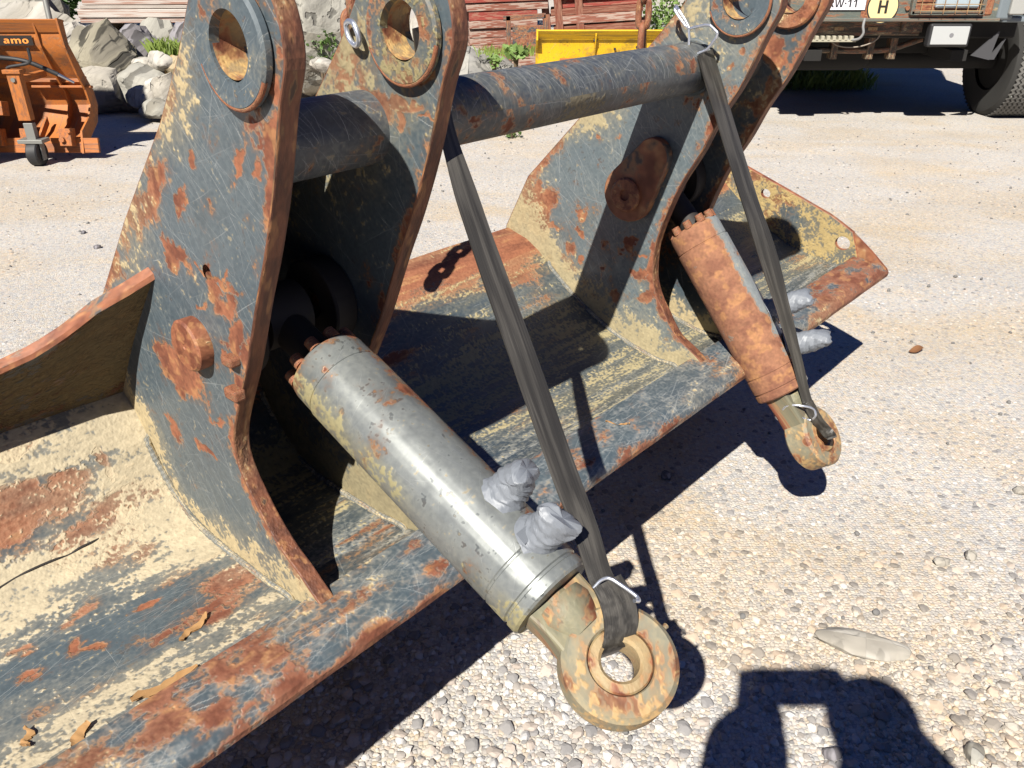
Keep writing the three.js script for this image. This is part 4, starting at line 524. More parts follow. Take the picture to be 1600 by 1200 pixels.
{
  const o = thing('timber_stack', 'tall stack of flaking red painted boards behind the yellow blade', 'timber stack', [0.6, 0, -12.2]), R = rng(43);
  // left bay: boards turned a little, then the longer right bay
  let y = 0.1; for (let k = 0; k < 11; k++) { const T = 0.085 + R() * 0.03, w = k > 6 ? 1.12 : 0.92; plank(o, w, T, 0.5, -0.72 + (k > 6 ? 0.02 : -0.02), y + T / 2, -0.05 + (R() - 0.5) * 0.05, k === 6 || k === 8 ? redWood[0] : k > 8 ? redWood[3] : redWood[1], 0.1, 0.03); y += T + 0.004; }
  y = 0.1; for (let k = 0; k < 12; k++) { const T = 0.08 + R() * 0.04, L = 1.2 + R() * 0.12; plank(o, L, T, 0.6, 0.55 + (R() - 0.5) * 0.16, y + T / 2, -0.25 + (R() - 0.5) * 0.08, redWood[[1, 2, 1, 0, 2, 1, 2, 0, 1, 2, 0, 1][k]], -0.05, 0.06); y += T + 0.006; }
  for (const x of [-0.05, 0.12, 0.4]) mesh('upright', box(0.1, 1.1, 0.08, x, 0.95, 0.02), redWood[2], o).rotation.z = 0.12;
}
{
  const a = atF(825, 80, 11.4), o = thing('metal_rack', 'brown rusty open steel rack leaning on the red boards', 'rack', [a.x + 0.05, 0, a.z]);
  for (const x of [-0.28, 0.2]) mesh('frame_post', box(0.06, 0.82, 0.06, x, 0.41, 0), matDarkRust, o).rotation.z = 0.03;
  mesh('frame_rail', box(0.54, 0.06, 0.06, -0.05, 0.8, 0), matDarkRust, o).rotation.z = 0.06; mesh('frame_rail', box(0.46, 0.05, 0.05, -0.04, 0.4, 0), matDarkRust, o); mesh('frame_panel', box(0.42, 0.26, 0.02, -0.04, 0.57, -0.03), matDarkRust, o);
}
{
  const o = thing('plough_blade', 'bright yellow plough blade standing behind the cross tube', 'plough blade', [1.0, 0, -9.8]);
  const prof = [[0.19, 0.78], [0.16, 0.7], [0.13, 0.6], [0.10, 0.45], [0.08, 0.3], [0.09, 0.16], [0.1, 0.04]];
  mesh('mouldboard', curved(prof, -0.72, 1.3, 0.012), matYellow, o); mesh('top_flange', merge([box(2.04, 0.11, 0.012, 0, 0, 0).rotateX(0.7).translate(0.29, 0.755, 0.235), box(2.04, 0.012, 0.05, 0.29, 0.795, 0.23)]), matYellow, o).userData.label = 'orange shaded top flange';
  for (const x of [-0.1, 0.42, 0.95]) { const r = mesh('rib', plate2([[0.26, 0.8], [0.17, 0.78], [0.14, 0.6], [0.11, 0.48], [0.14, 0.48], [0.18, 0.6], [0.25, 0.74]], 0.014, x), matYellow, o); mesh('hole_bush', rod(V(x - 0.02, 0.69, 0.2), V(x + 0.02, 0.69, 0.2), 0.016, 0.016, 8), matBlack, r); }
  mesh('end_plate', plate2([[0.27, 0.81], [0.12, 0.72], [-0.03, 0.58], [-0.05, 0.42], [0, 0.1], [0.14, 0.02], [0.16, 0.2], [0.1, 0.42], [0.14, 0.56], [0.27, 0.7]], 0.018, -0.73), matYellow, o);
  mesh('stiffener', box(0.75, 0.07, 0.08, -0.1, 0.47, 0.14), matOrange, o); mesh('stiffener', box(0.85, 0.06, 0.06, 0.8, 0.5, 0.13), matOrange, o);
  for (const [x, y] of [[0.12, 0.6], [0.36, 0.62], [0.82, 0.62], [-0.6, 0.72]]) mesh('bolt', rod(V(x, y, 0.11), V(x, y, 0.16), 0.014, 0.014, 8), matBlack, o);
}
// ---------------------------------------------------------------- boulders
function boulderMat(c, c2, seed, dark = 0.4) { const w = 256, h = 256, a = new Uint8Array(w * h * 4), b = new Uint8Array(w * h * 4); for (let j = 0; j < h; j++) for (let i = 0; i < w; i++) { const q = (j * w + i) * 4, n = fbm(i * 0.02, j * 0.02, 5, seed), m = smooth(0.45, 0.62, fbm(i * 0.012, j * 0.02, 4, seed + 5)), d = smooth(0.62, 0.7, fbm(i * 0.05, j * 0.05, 4, seed + 11)) * dark, k = (0.7 + 0.6 * n) * (1 - d); for (let e = 0; e < 3; e++) a[q + e] = lin2s(lerp(c[e], c2[e], m) * k); a[q + 3] = 255; b[q] = b[q + 1] = b[q + 2] = clamp(n * 1.1 - d * 0.4) * 255; b[q + 3] = 255; } boulderMat.bump ??= dataTex(w, h, b, false, true); return new THREE.MeshStandardMaterial({ map: dataTex(w, h, a, true, true), bumpMap: boulderMat.bump, bumpScale: 0.055, roughness: 0.93 }); }
const rockM = [boulderMat([0.36, 0.345, 0.30], [0.25, 0.23, 0.19], 401, 0.5), boulderMat([0.20, 0.18, 0.14], [0.30, 0.27, 0.20], 405, 0.8), boulderMat([0.25, 0.235, 0.25], [0.18, 0.165, 0.17], 409, 0.6), boulderMat([0.46, 0.43, 0.38], [0.36, 0.33, 0.28], 413, 0.25), boulderMat([0.42, 0.26, 0.10], [0.4, 0.32, 0.2], 417), boulderMat([0.26, 0.25, 0.23], [0.34, 0.325, 0.29], 419, 0.5), boulderMat([0.66, 0.64, 0.58], [0.56, 0.54, 0.48], 421, 0.1)];
function boulder(label, u0, v0, u1, v1, F, mi, seed, depth = 0.8, yaw = 0) {
  const a = atF(u0, v1, F), b = atF(u1, v0, F); if (b.y - a.y > 0.22 && a.y > -0.05) a.y = -0.05; const w = (b.x - a.x) * 1.15, h = (b.y - a.y) * 1.14, g = stoneGeo(seed, 4, 0.22); g.computeBoundingBox(); const bb = g.boundingBox, sx = w / (bb.max.x - bb.min.x), sy = h / (bb.max.y - bb.min.y), sz = w * depth / (bb.max.z - bb.min.z);
  g.translate(-(bb.max.x + bb.min.x) / 2, -bb.min.y, -(bb.max.z + bb.min.z) / 2); g.scale(sx, sy, sz); const p = g.attributes.position, v = V(0, 0, 0), uv = [];
  for (let i = 0; i < p.count; i++) { v.fromBufferAttribute(p, i); const k = 1 + (noise3(v.clone().multiplyScalar(9), seed) - 0.5) * 0.15; p.setXYZ(i, v.x * k, v.y * k, v.z * k); uv.push((v.x + v.z * 0.6) * 0.9, (v.y + v.z * 0.5) * 0.9); }
  g.setAttribute('uv', new THREE.Float32BufferAttribute(uv, 2)); const cg = toCreasedNormals(g, 0.55); const m = mesh('boulder', cg, rockM[mi]); m.position.set((a.x + b.x) / 2, a.y, a.z); m.rotation.y = yaw; return tag(m, label, 'boulder', 'boulders in the bank beyond the yard');
}
boulder('big pale grey boulder at the upper left corner above the orange plough', -120, -40, 72, 40, 11.2, 0, 501, 0.7);
boulder('flat whitish slab behind the top edge of the orange plough', -40, 22, 125, 60, 10.6, 3, 502, 0.6);
boulder('rough dark mottled boulder right of the orange plough', 124, 50, 200, 122, 9.6, 1, 503, 0.8);
boulder('violet grey boulder beside the dark mottled boulder', 178, 53, 246, 122, 10.1, 2, 504, 0.8);
boulder('rounded pale boulder below the grey plank stack', 208, 40, 282, 92, 10.6, 0, 505, 0.8);
boulder('grey boulder half hidden behind the back of the first ear', 270, 42, 330, 84, 10.5, 2, 506, 0.8);
boulder('cream smooth block lying low beside the orange plough', 115, 112, 186, 172, 9.3, 3, 507, 0.7);
boulder('long grey boulder lying low near the first ear', 172, 106, 275, 172, 9.45, 0, 508, 0.7);
boulder('small round white stone on the long grey boulder', 236, 84, 268, 116, 9.5, 3, 509, 0.8);
boulder('small cream stone wedged behind the long grey boulder', 206, 92, 248, 114, 9.6, 3, 510, 0.8);
boulder('ochre stone peeking beside the first ear', 258, 90, 290, 122, 9.55, 4, 511, 0.8);
boulder('white stone at the foot of the long grey boulder', 202, 138, 248, 170, 9.0, 3, 512, 0.8);
boulder('white stone leaning between the foot stones and the first ear', 234, 124, 280, 168, 9.05, 3, 513, 0.8);
boulder('lumpy grey stone in the gravel near the first ear', 224, 158, 262, 186, 8.75, 0, 514, 0.8);
boulder('huge pale boulder seen between the first and second ears', 395, -60, 575, 112, 10.5, 0, 515, 0.8, 0.4);
boulder('small white stone below the huge boulder between the ears', 488, 92, 524, 114, 9.2, 3, 516, 0.8);
boulder('dark boulder in the gap under the timber', 150, 42, 215, 70, 11.2, 1, 517, 0.8);
boulder('pale stone beside the gravel heap seen through the ear hole', 636, 40, 664, 74, 10.4, 3, 518, 0.8);
// heap of gravel
{
  const a = onGround(752, 118), N = 44, pos = [], uv = [], idx = []; for (let j = 0; j <= N; j++) for (let i = 0; i <= N; i++) { const x = (i / N - 0.5) * 2.6, z = (j / N - 0.5) * 2.2, d = Math.hypot(x / 1.15, z / 1.0), y = Math.max(-0.05, 0.52 * (1 - d * 0.98) + (fbm(x * 3 + 9, z * 3, 4, 71) - 0.5) * 0.24); pos.push(x, y, z); uv.push(x / 1.6, z / 1.6); }
  for (let j = 0; j < N; j++) for (let i = 0; i < N; i++) { const q = j * (N + 1) + i; idx.push(q, q + N + 1, q + 1, q + 1, q + N + 1, q + N + 2); }
  const g = new THREE.BufferGeometry(); g.setAttribute('position', new THREE.Float32BufferAttribute(pos, 3)); g.setAttribute('uv', new THREE.Float32BufferAttribute(uv, 2)); g.setIndex(idx); g.computeVertexNormals();
  const m = mesh('gravel_heap', g, rockM[5]); m.position.set(a.x - 0.1, 0, -11.2); tag(m, 'low grey heap of earth and gravel behind the second ear', 'gravel heap', null, 'stuff');
}
// ---------------------------------------------------------------- greenery
const leafMats = [[0.055, 0.13, 0.02], [0.10, 0.19, 0.035], [0.17, 0.27, 0.06]].map(c => { const m = new THREE.MeshPhysicalMaterial({ roughness: 0.7, side: THREE.DoubleSide, transmission: 0.35, thickness: 0 }); m.color.setRGB(...c); return m; });
const matStem = std(0.14, 0.10, 0.06, 0.9);
function leafCloud(n, sx, sy, sz, ls, seed, drop = 0) { const R = rng(seed), pos = [], nor = []; for (let k = 0; k < n; k++) { let x, y, z, d; do { x = R() * 2 - 1; y = R() * 2 - 1; z = R() * 2 - 1; d = x * x + y * y + z * z; } while (d > 1 || d < 0.16 || noise(x * 2.6 + seed, y * 2.6 + z * 2.2, seed) < 0.38); const c = V(x * sx, y * sy + sy, z * sz), a = V(R() - 0.5, R() * 0.7 - 0.1, R() - 0.5).normalize(), b = new THREE.Vector3().crossVectors(a, V(R() - 0.5, R() - 0.5, R() - 0.5)).normalize(), l = ls * (0.6 + R() * 0.8), w = l * 0.32; const p0 = c, p1 = c.clone().addScaledVector(a, l * 0.5).addScaledVector(b, w), p2 = c.clone().addScaledVector(a, l), p3 = c.clone().addScaledVector(a, l * 0.5).addScaledVector(b, -w); p2.y -= l * 0.15; for (const q of [p0, p1, p2, p0, p2, p3]) pos.push(q.x, q.y, q.z); } const g = new THREE.BufferGeometry(); g.setAttribute('position', new THREE.Float32BufferAttribute(pos, 3)); g.computeVertexNormals(); return g; }
function bush(label, u, v, F, sx, sy, sz, n, ls, seed, shade = 0) { const c = sy < 0.06 ? onGround(u, v) : atF(u, v, F), y0 = sy < 0.06 ? 0 : Math.max(0, c.y - sy), o = thing('bush', label, 'bush', [c.x, 0, c.z], 0, 'bushes at the edge of the yard'); mesh('foliage', leafCloud(n, sx, sy, sz, ls, seed).translate(0, y0, 0), leafMats[shade], o); mesh('foliage', leafCloud(n / 2, sx * 0.95, sy * 0.95, sz * 0.95, ls, seed + 7).translate(0, y0, 0), leafMats[Math.min(2, shade + 1)], o); const R = rng(seed); mesh('stem', merge([0, 1, 2, 3, 4].map(() => { const a = R() * 6.28, r = R() * 0.6; return tube([V(0, 0, 0), V(Math.cos(a) * sx * r * 0.5, y0 + sy * 0.6, Math.sin(a) * sz * r * 0.5), V(Math.cos(a) * sx * r, y0 + sy * 1.5, Math.sin(a) * sz * r)], 0.015, 8, 5); })), matStem, o); return o; }
bush('dark leafy bush above the slab behind the orange plough', 66, -8, 11.6, 0.42, 0.4, 0.4, 900, 0.09, 601, 0);
bush('bright green bush above the huge boulder between the ears', 555, -22, 12.5, 0.6, 0.5, 0.5, 1400, 0.09, 602, 1);
bush('bright green bush seen left of the red board stack', 712, 18, 13.2, 0.5, 0.75, 0.5, 1600, 0.08, 603, 1);
bush('sunny light green bush right of the red board stack', 1075, 10, 13.5, 0.75, 0.8, 0.6, 1900, 0.07, 604, 2);
bush('dry olive scrub growing against the huge boulder', 500, 72, 9.95, 0.22, 0.2, 0.14, 420, 0.06, 605, 1);
bush('leafy weed with broad leaves on the gravel heap', 806, 86, 10.4, 0.13, 0.07, 0.1, 60, 0.10, 606, 2);
bush('pale weed on the left flank of the gravel heap', 772, 96, 10.5, 0.08, 0.061, 0.06, 34, 0.07, 607, 2);
bush('small weed growing in the gravel under the cross tube', 850, 188, 7.7, 0.12, 0.05, 0.1, 90, 0.045, 608, 1);
bush('tiny weed beside the shadow under the cross tube', 800, 215, 7.2, 0.09, 0.035, 0.08, 60, 0.035, 609, 1);
for (let i = 0; i < 9; i++) bush(['wide dark bush of the hedge far behind the planks', 'tall hedge bush behind the upper left boulders', 'green hedge bush far behind the huge boulder', 'broad hedge bush behind the first ear', 'mid green hedge bush behind the red boards', 'hedge bush behind the yellow blade', 'light hedge bush behind the third ear', 'hedge bush far left of the truck', 'hedge bush behind the truck'][i], -250 + i * 230, -150, 17 + (i % 3), 1.9, 1.5, 1.0, 1700, 0.16, 620 + i, i % 2);
function grassTuft(label, u, v, F, w, h, n, seed, mat) { const c = atF(u, v, F), R = rng(seed), pos = []; for (let k = 0; k < n; k++) { const x = (R() - 0.5) * w, z = (R() - 0.5) * w * 0.6, a = R() * 6.28, l = h * (0.5 + R() * 0.7), bx = Math.cos(a) * l * 0.45, bz = Math.sin(a) * l * 0.45, t = 0.006; pos.push(x - t, 0, z, x + t, 0, z, x + bx * 0.35, l * 0.65, z + bz * 0.35, x + bx * 0.35, l * 0.65, z + bz * 0.35, x + t, 0, z, x + bx, l * 0.95, z + bz); } const g = new THREE.BufferGeometry(); g.setAttribute('position', new THREE.Float32BufferAttribute(pos, 3)); g.computeVertexNormals(); const m = mesh('grass_tuft', g, mat); m.position.set(c.x, c.y, c.z); return tag(m, label, 'grass', null, 'stuff'); }
const matGrass = new THREE.MeshPhysicalMaterial({ roughness: 0.7, side: THREE.DoubleSide, transmission: 0.4, thickness: 0 }); matGrass.color.setRGB(0.22, 0.30, 0.05);
grassTuft('sunlit grass tuft between the boulders beside the first ear', 266, 94, 9.9, 0.34, 0.22, 260, 701, matGrass);
grassTuft('green grass strip in the shade beyond the truck', 1250, 132, 11.2, 1.6, 0.22, 1300, 702, matGrass);
grassTuft('thin grass sprouting on the gravel heap', 790, 86, 10.7, 0.7, 0.12, 140, 703, matGrass);

// ---------------------------------------------------------------- parked truck, upper right
{
  const F = 8.4, o = thing('truck', 'grey green truck with rusty bumper parked nose first at the upper right', 'truck', [3.6, 0, -F]); const X = x => x - 3.6;
  const matTruck = steel({ W: 1, H: 1, w: 384, h: 384, seed: 801, shareBump: matRust, base: [0.10, 0.12, 0.105], base2: [0.15, 0.17, 0.15], rust: () => -0.16, mud: () => -0.4, tile: true, scratches: 80 }), matUnder = std(0.012, 0.011, 0.01, 0.9), matBrown = steel({ W: 1, H: 1, w: 256, h: 256, seed: 807, shareBump: matRust, base: [0.045, 0.035, 0.025], base2: [0.07, 0.05, 0.035], rust: () => -0.2, mud: () => -0.3, tile: true });
  const bump = mesh('bumper', merge([box(1.95, 0.26, 0.14, X(3.55), 1.11, -0.06, 0.02), box(1.98, 0.035, 0.17, X(3.55), 0.985, -0.05, 0.01)]), matTruck, o);
  mesh('rust_patch_plate', box(0.08, 0.2, 0.15, X(4.42), 1.12, -0.055, 0.02), matRust, bump); mesh('rust_patch_plate', box(0.2, 0.22, 0.006, X(3.34), 1.11, 0.014, 0.001), matRust, bump);
  mesh('lower_beam', merge([box(1.05, 0.13, 0.05, X(3.35), 0.905, -0.12, 0.008), box(0.2, 0.12, 0.03, X(3.78), 0.93, -0.08, 0.005)]), matBrown, o);
  for (const x of [3.1, 3.42]) mesh('towing_slot', box(0.09, 0.03, 0.012, X(x), 0.90, -0.092, 0.01), matRustTan, o);
  mesh('step_plate', (() => { const l = []; for (let i = 0; i < 12; i++) l.push(box(0.034, 0.05, 0.1, X(2.62 + i * 0.055), 0.815, -0.1, 0.006)); l.push(box(0.68, 0.02, 0.1, X(2.93), 0.795, -0.1)); return merge(l); })(), std(0.4, 0.37, 0.28, 0.8), o);
  mesh('breather_pipe', tube([V(X(3.28), 1.0, 0.03), V(X(3.275), 0.93, 0.035), V(X(3.29), 0.87, 0.03), V(X(3.27), 0.82, 0.0), V(X(3.2), 0.80, -0.1)], 0.012, 30), std(0.3, 0.3, 0.3, 0.5), o);
  const np = mesh('number_plate', box(0.5, 0.12, 0.008, X(3.02), 1.125, 0.02, 0.002), matBlack, o);
  const pl = mesh('plate_face', new THREE.PlaneGeometry(0.49, 0.11), new THREE.MeshStandardMaterial({ roughness: 0.5, map: canvasTex(512, 116, x => { x.fillStyle = '#cfccd0'; x.fillRect(0, 0, 512, 116); x.fillStyle = '#15161c'; x.font = 'bold 100px sans-serif'; x.textAlign = 'center'; x.fillText('ZRW·11', 268, 94); }) }), np); pl.position.set(X(3.02), 1.125, 0.0255); np.rotation.z = 0.0;
  const badge = mesh('round_sign', rod(V(X(3.43), 1.095, 0.014), V(X(3.43), 1.095, 0.024), 0.145, 0.145, 48), matBlack, o);
  const bf = mesh('sign_face', new THREE.CircleGeometry(0.135, 48), new THREE.MeshStandardMaterial({ roughness: 0.6, map: canvasTex(256, 256, x => { x.fillStyle = '#cdb985'; x.fillRect(0, 0, 256, 256); x.fillStyle = '#1b1812'; x.font = 'bold 150px sans-serif'; x.textAlign = 'center'; x.fillText('H', 128, 182); }) }), badge); bf.position.set(X(3.43), 1.095, 0.0265);
  mesh('bolt', rod(V(X(3.66), 1.085, 0.01), V(X(3.66), 1.085, 0.03), 0.02, 0.02, 10), matRust, o);
  // headlight behind a wire guard
  const hl = mesh('headlight', merge([box(0.66, 0.035, 0.06, X(4.02), 1.045, 0.035), box(0.66, 0.035, 0.06, X(4.02), 1.27, 0.035), box(0.035, 0.25, 0.06, X(3.7), 1.155, 0.035), box(0.035, 0.25, 0.06, X(4.345), 1.155, 0.035)]), matTruck, o);
  mesh('housing', box(0.6, 0.2, 0.01, X(4.02), 1.16, 0.016, 0.002), matRust, hl); const lensM = new THREE.MeshPhysicalMaterial({ roughness: 0.12, metalness: 0.1, clearcoat: 1 }); lensM.color.setRGB(0.30, 0.36, 0.40); mesh('lens', box(0.4, 0.16, 0.05, X(4.1), 1.165, 0.04, 0.02), lensM, hl);
  mesh('wire_guard', merge([...[3.76, 3.86, 3.97, 4.08, 4.19, 4.3].map(x => rod(V(X(x), 1.04, 0.085), V(X(x), 1.27, 0.085), 0.004, 0.004, 6)), ...[1.065, 1.12, 1.2].map(y => rod(V(X(3.7), y, 0.085), V(X(4.34), y, 0.085), 0.004, 0.004, 6))]), matRustTan, hl);
  // corner with indicator
  mesh('corner_panel', merge([box(0.16, 0.36, 0.3, X(4.58), 1.16, -0.12, 0.03), box(0.3, 0.05, 0.3, X(4.72), 0.985, -0.14, 0.02)]), std(0.17, 0.2, 0.22, 0.5), o); mesh('indicator_lamp', box(0.14, 0.16, 0.05, X(4.66), 1.11, 0.05, 0.015), std(0.38, 0.38, 0.36, 0.3), o);
  const fog = mesh('fog_lamp', box(0.40 * 0.98, 0.205, 0.09, X(4.1), 0.852, 0.0, 0.02), matBlack, o); fog.rotation.z = 0; mesh('lens', box(0.345, 0.16, 0.02, X(4.1), 0.852, 0.042, 0.012), (() => { const m = new THREE.MeshPhysicalMaterial({ roughness: 0.25, clearcoat: 1 }); m.color.setRGB(0.36, 0.37, 0.37); return m; })(), fog); mesh('lens_centre', rod(V(X(4.11), 0.855, 0.05), V(X(4.11), 0.855, 0.054), 0.02, 0.02, 16), matChrome, fog); mesh('lamp_bracket', box(0.04, 0.12, 0.04, X(4.1), 1.0, -0.02), matBlack, fog);
  // underside
  mesh('chassis', merge([box(2.2, 0.35, 4.2, X(3.75), 0.98, -2.3, 0.02), box(0.75, 0.05, 1.3, X(5.35), 1.25, -0.8, 0.01), rod(V(X(2.2), 0.55, -0.78), V(X(5.0), 0.55, -0.78), 0.09, 0.09, 16), box(0.9, 0.34, 0.7, X(3.25), 0.62, -0.95, 0.12), box(2.3, 0.34, 0.06, X(3.7), 0.80, -0.62), box(0.16, 0.1, 1.6, X(2.9), 0.66, -0.9), box(0.16, 0.1, 1.6, X(4.3), 0.66, -0.9)]), matUnder, o);
  mesh('steering_rod', tube([V(X(2.75), 0.7, -0.3), V(X(3.4), 0.685, -0.28), V(X(3.7), 0.7, -0.28), V(X(4.0), 0.79, -0.3)], 0.028, 30, 10), matBrown, o); for (const x of [3.15, 3.5, 3.72]) mesh('shackle', box(0.07, 0.22, 0.1, X(x), 0.72, -0.3), matBrown, o); mesh('cable', tube([V(X(3.05), 0.8, -0.2), V(X(3.15), 0.74, -0.18), V(X(3.35), 0.735, -0.16), V(X(3.5), 0.8, -0.15), V(X(3.53), 0.9, -0.12)], 0.007, 24, 6), std(0.3, 0.25, 0.2, 0.7), o);
  mesh('bonnet', box(2.6, 1.0, 1.4, X(3.75), 1.75, -0.85, 0.06), matTruck, o); mesh('cab', box(2.9, 1.7, 3.0, X(3.75), 2.0, -3.1, 0.08), matTruck, o);
  const matMud = std(0.06, 0.06, 0.065, 0.6); mesh('mudguard_stay', (() => { const f = (a, b, c) => { const g = new THREE.BufferGeometry(); const q = [a, b, c, a.clone().add(V(0, 0, -0.02)), c.clone().add(V(0, 0, -0.02)), b.clone().add(V(0, 0, -0.02))]; g.setAttribute('position', new THREE.Float32BufferAttribute(q.flatMap(p => [p.x, p.y, p.z]), 3)); g.setAttribute('uv', new THREE.Float32BufferAttribute(new Array(12).fill(0), 2)); g.computeVertexNormals(); return g; }; return merge([f(V(X(4.42), 0.66, -0.1), V(X(4.6), 0.62, -0.1), V(X(4.64), 0.88, -0.1)), f(V(X(4.6), 0.62, -0.14), V(X(4.67), 0.62, -0.14), V(X(4.74), 0.82, -0.14))]); })(), matMud, o).material.side = THREE.DoubleSide;
  // wheel with zigzag tread
  const wx = 5.22, wr = 0.56, ww = 0.52, wheel = mesh('wheel', crease(new THREE.LatheGeometry([[0.3, -ww / 2 + 0.03], [0.45, -ww / 2], [wr - 0.05, -ww / 2 + 0.01], [wr - 0.012, -ww / 2 + 0.04], [wr, -ww / 2 + 0.09], [wr, ww / 2 - 0.09], [wr - 0.012, ww / 2 - 0.04], [wr - 0.05, ww / 2 - 0.01], [0.45, ww / 2], [0.3, ww / 2 - 0.03]].map(p => new THREE.Vector2(...p)), 72).rotateZ(Math.PI / 2).translate(X(wx), wr - 0.012, -0.78)), std(0.035, 0.034, 0.032, 0.85), o);
  const tread = []; for (let r = 0; r < 9; r++) { const x0 = X(wx) - 0.2 + r * 0.05, pts = [], n = 132; const pos = [], idx = []; for (let i = 0; i <= n; i++) { const a = i / n * 6.2832, zx = x0 + ((i % 2) ? 0.013 : -0.013); for (const [dx, dr] of [[-0.017, -0.004], [-0.014, 0.009], [0.014, 0.009], [0.017, -0.004]]) pos.push(zx + dx, wr - 0.012 + Math.cos(a) * (wr + dr), -0.78 + Math.sin(a) * (wr + dr)); if (i) for (let k = 0; k < 3; k++) { const q = (i - 1) * 4 + k; idx.push(q, q + 4, q + 1, q + 4, q + 5, q + 1); } } const g = new THREE.BufferGeometry(); g.setAttribute('position', new THREE.Float32BufferAttribute(pos, 3)); g.setIndex(idx); g.computeVertexNormals(); g.setAttribute('uv', new THREE.Float32BufferAttribute(new Array(pos.length / 3 * 2).fill(0), 2)); tread.push(g); }
  mesh('tread', mergeGeometries(tread), std(0.15, 0.145, 0.135, 0.85), wheel).material.side = THREE.DoubleSide; mesh('rim', rod(V(X(wx) - 0.2, wr, -0.78), V(X(wx) + 0.2, wr, -0.78), 0.3, 0.3, 32), matUnder, wheel);
  const w2 = wheel.clone(); w2.name = 'wheel'; w2.position.x -= 3.0; o.add(w2);
}

// ---------------------------------------------------------------- single stones and scraps on the gravel
const stoneM = rockM.map(m => { const c = m.clone(); c.bumpScale = 0.004; return c; });
function looseStone(label, u, v, w, hgt, d, mi, seed, yaw, cat = 'stone') { const c = onGround(u, v), g = toCreasedNormals(stoneGeo(seed, 3, 0.25).scale(w / 2, hgt / 2, d / 2), 1.0), p = g.attributes.position, uv = []; for (let i = 0; i < p.count; i++) uv.push(p.getX(i) * 2.2, p.getZ(i) * 2.2 + p.getY(i)); g.setAttribute('uv', new THREE.Float32BufferAttribute(uv, 2)); const m = mesh('stone', g, stoneM[mi]); m.position.set(c.x, hgt * 0.27, c.z); m.rotation.y = yaw; return tag(m, label, cat, 'larger stones in the gravel'); }
looseStone('large flat pale stone just beyond the photographer shadow', 1350, 1012, 0.23, 0.04, 0.10, 3, 931, -0.35);
looseStone('cream chip left of a similar chip at the right side of the yard', 1470, 880, 0.055, 0.028, 0.035, 3, 902, 0.3);
looseStone('cream square chip near the right edge of the yard', 1516, 871, 0.045, 0.028, 0.034, 3, 903, 1.0);
looseStone('dark grey stone on the gravel left of the first ear', 153, 388, 0.05, 0.03, 0.04, 2, 904, 0.3);
looseStone('small dark stone above the dark grey stone on the left', 130, 365, 0.04, 0.026, 0.03, 2, 905, 1.3);
looseStone('whitish stone near the right edge beside the fog lamp side', 1592, 770, 0.05, 0.03, 0.04, 3, 906, 0.3);
looseStone('blue grey stone inside the photographer shadow', 1300, 1180, 0.05, 0.03, 0.035, 2, 907, 0.2);
looseStone('flat grey stone in the bottom right corner', 1520, 1180, 0.06, 0.03, 0.045, 0, 908, 0.9);
looseStone('grey stone in the shade under the cutting edge', 1040, 745, 0.05, 0.03, 0.04, 2, 909, 0.9);
{ const c = onGround(1431, 551), g = new THREE.PlaneGeometry(0.075, 0.04, 8, 4), p = g.attributes.position; for (let i = 0; i < p.count; i++) { const x = p.getX(i) / 0.0375; p.setY(i, p.getY(i) * (1 - 0.6 * Math.abs(x) ** 2)); p.setZ(i, 0.008 * Math.sin(x * 2.5) + 0.006 * Math.abs(p.getY(i)) / 0.02); } g.rotateX(-Math.PI / 2); g.computeVertexNormals(); const m = mesh('fallen_leaf', g, std(0.20, 0.085, 0.03, 0.8)); m.material.side = THREE.DoubleSide; m.position.set(c.x, 0.014, c.z); m.rotation.y = 0.4; tag(m, 'curled brown leaf lying alone on the pale gravel', 'leaf'); }

// splinters of wood left in the trough
function splinter(label, u, v, z, L, w, yaw, seed) { const q = onZ(u, v, z), g = new THREE.PlaneGeometry(L, w, 14, 3), p = g.attributes.position; for (let i = 0; i < p.count; i++) { const x = p.getX(i) / L, y = p.getY(i); p.setY(i, y * (1 - 0.75 * Math.pow(Math.abs(x * 2), 3)) + 0.004 * Math.sin(x * 9 + seed) + (noise(x * 16, y * 300, seed) - 0.5) * 0.006); p.setZ(i, 0.004 + 0.006 * x * x * 4 + (noise(x * 8, y * 200, seed + 3) - 0.5) * 0.006); } const back = g.clone(); back.translate(0, 0, -0.0025); const bi = back.index.array; for (let i = 0; i < bi.length; i += 3) { const t = bi[i]; bi[i] = bi[i + 1]; bi[i + 1] = t; } const m2 = mergeGeometries([g, back]); m2.rotateX(-Math.PI / 2); m2.rotateY(yaw + TURN); m2.computeVertexNormals(); const w3 = toWorld(P(q[0], q[1], z)), m = mesh('splinter', m2, matSplinter); m.position.copy(w3).y -= 0.009; return tag(m, label, 'splinter', 'wood splinters in the trough'); }
const matSplinter = std(0.40, 0.22, 0.085, 0.85);
splinter('curved orange brown splinter lying left of the first ear foot', 302, 978, 0.516, 0.075, 0.014, 0.3, 3);
splinter('frayed pale wood splinter beside the step of the cutting edge', 258, 1066, 0.53, 0.11, 0.02, -0.1, 5);
splinter('short splinter near the bottom left corner of the trough', 122, 1150, 0.528, 0.055, 0.022, 0.9, 7);
splinter('small splinter just above the bottom left corner splinter', 40, 1150, 0.52, 0.04, 0.012, 1.1, 9);
splinter('thin orange splinter on the cutting edge right of the near strap', 965, 660, 0.556, 0.06, 0.008, -1.0, 11);
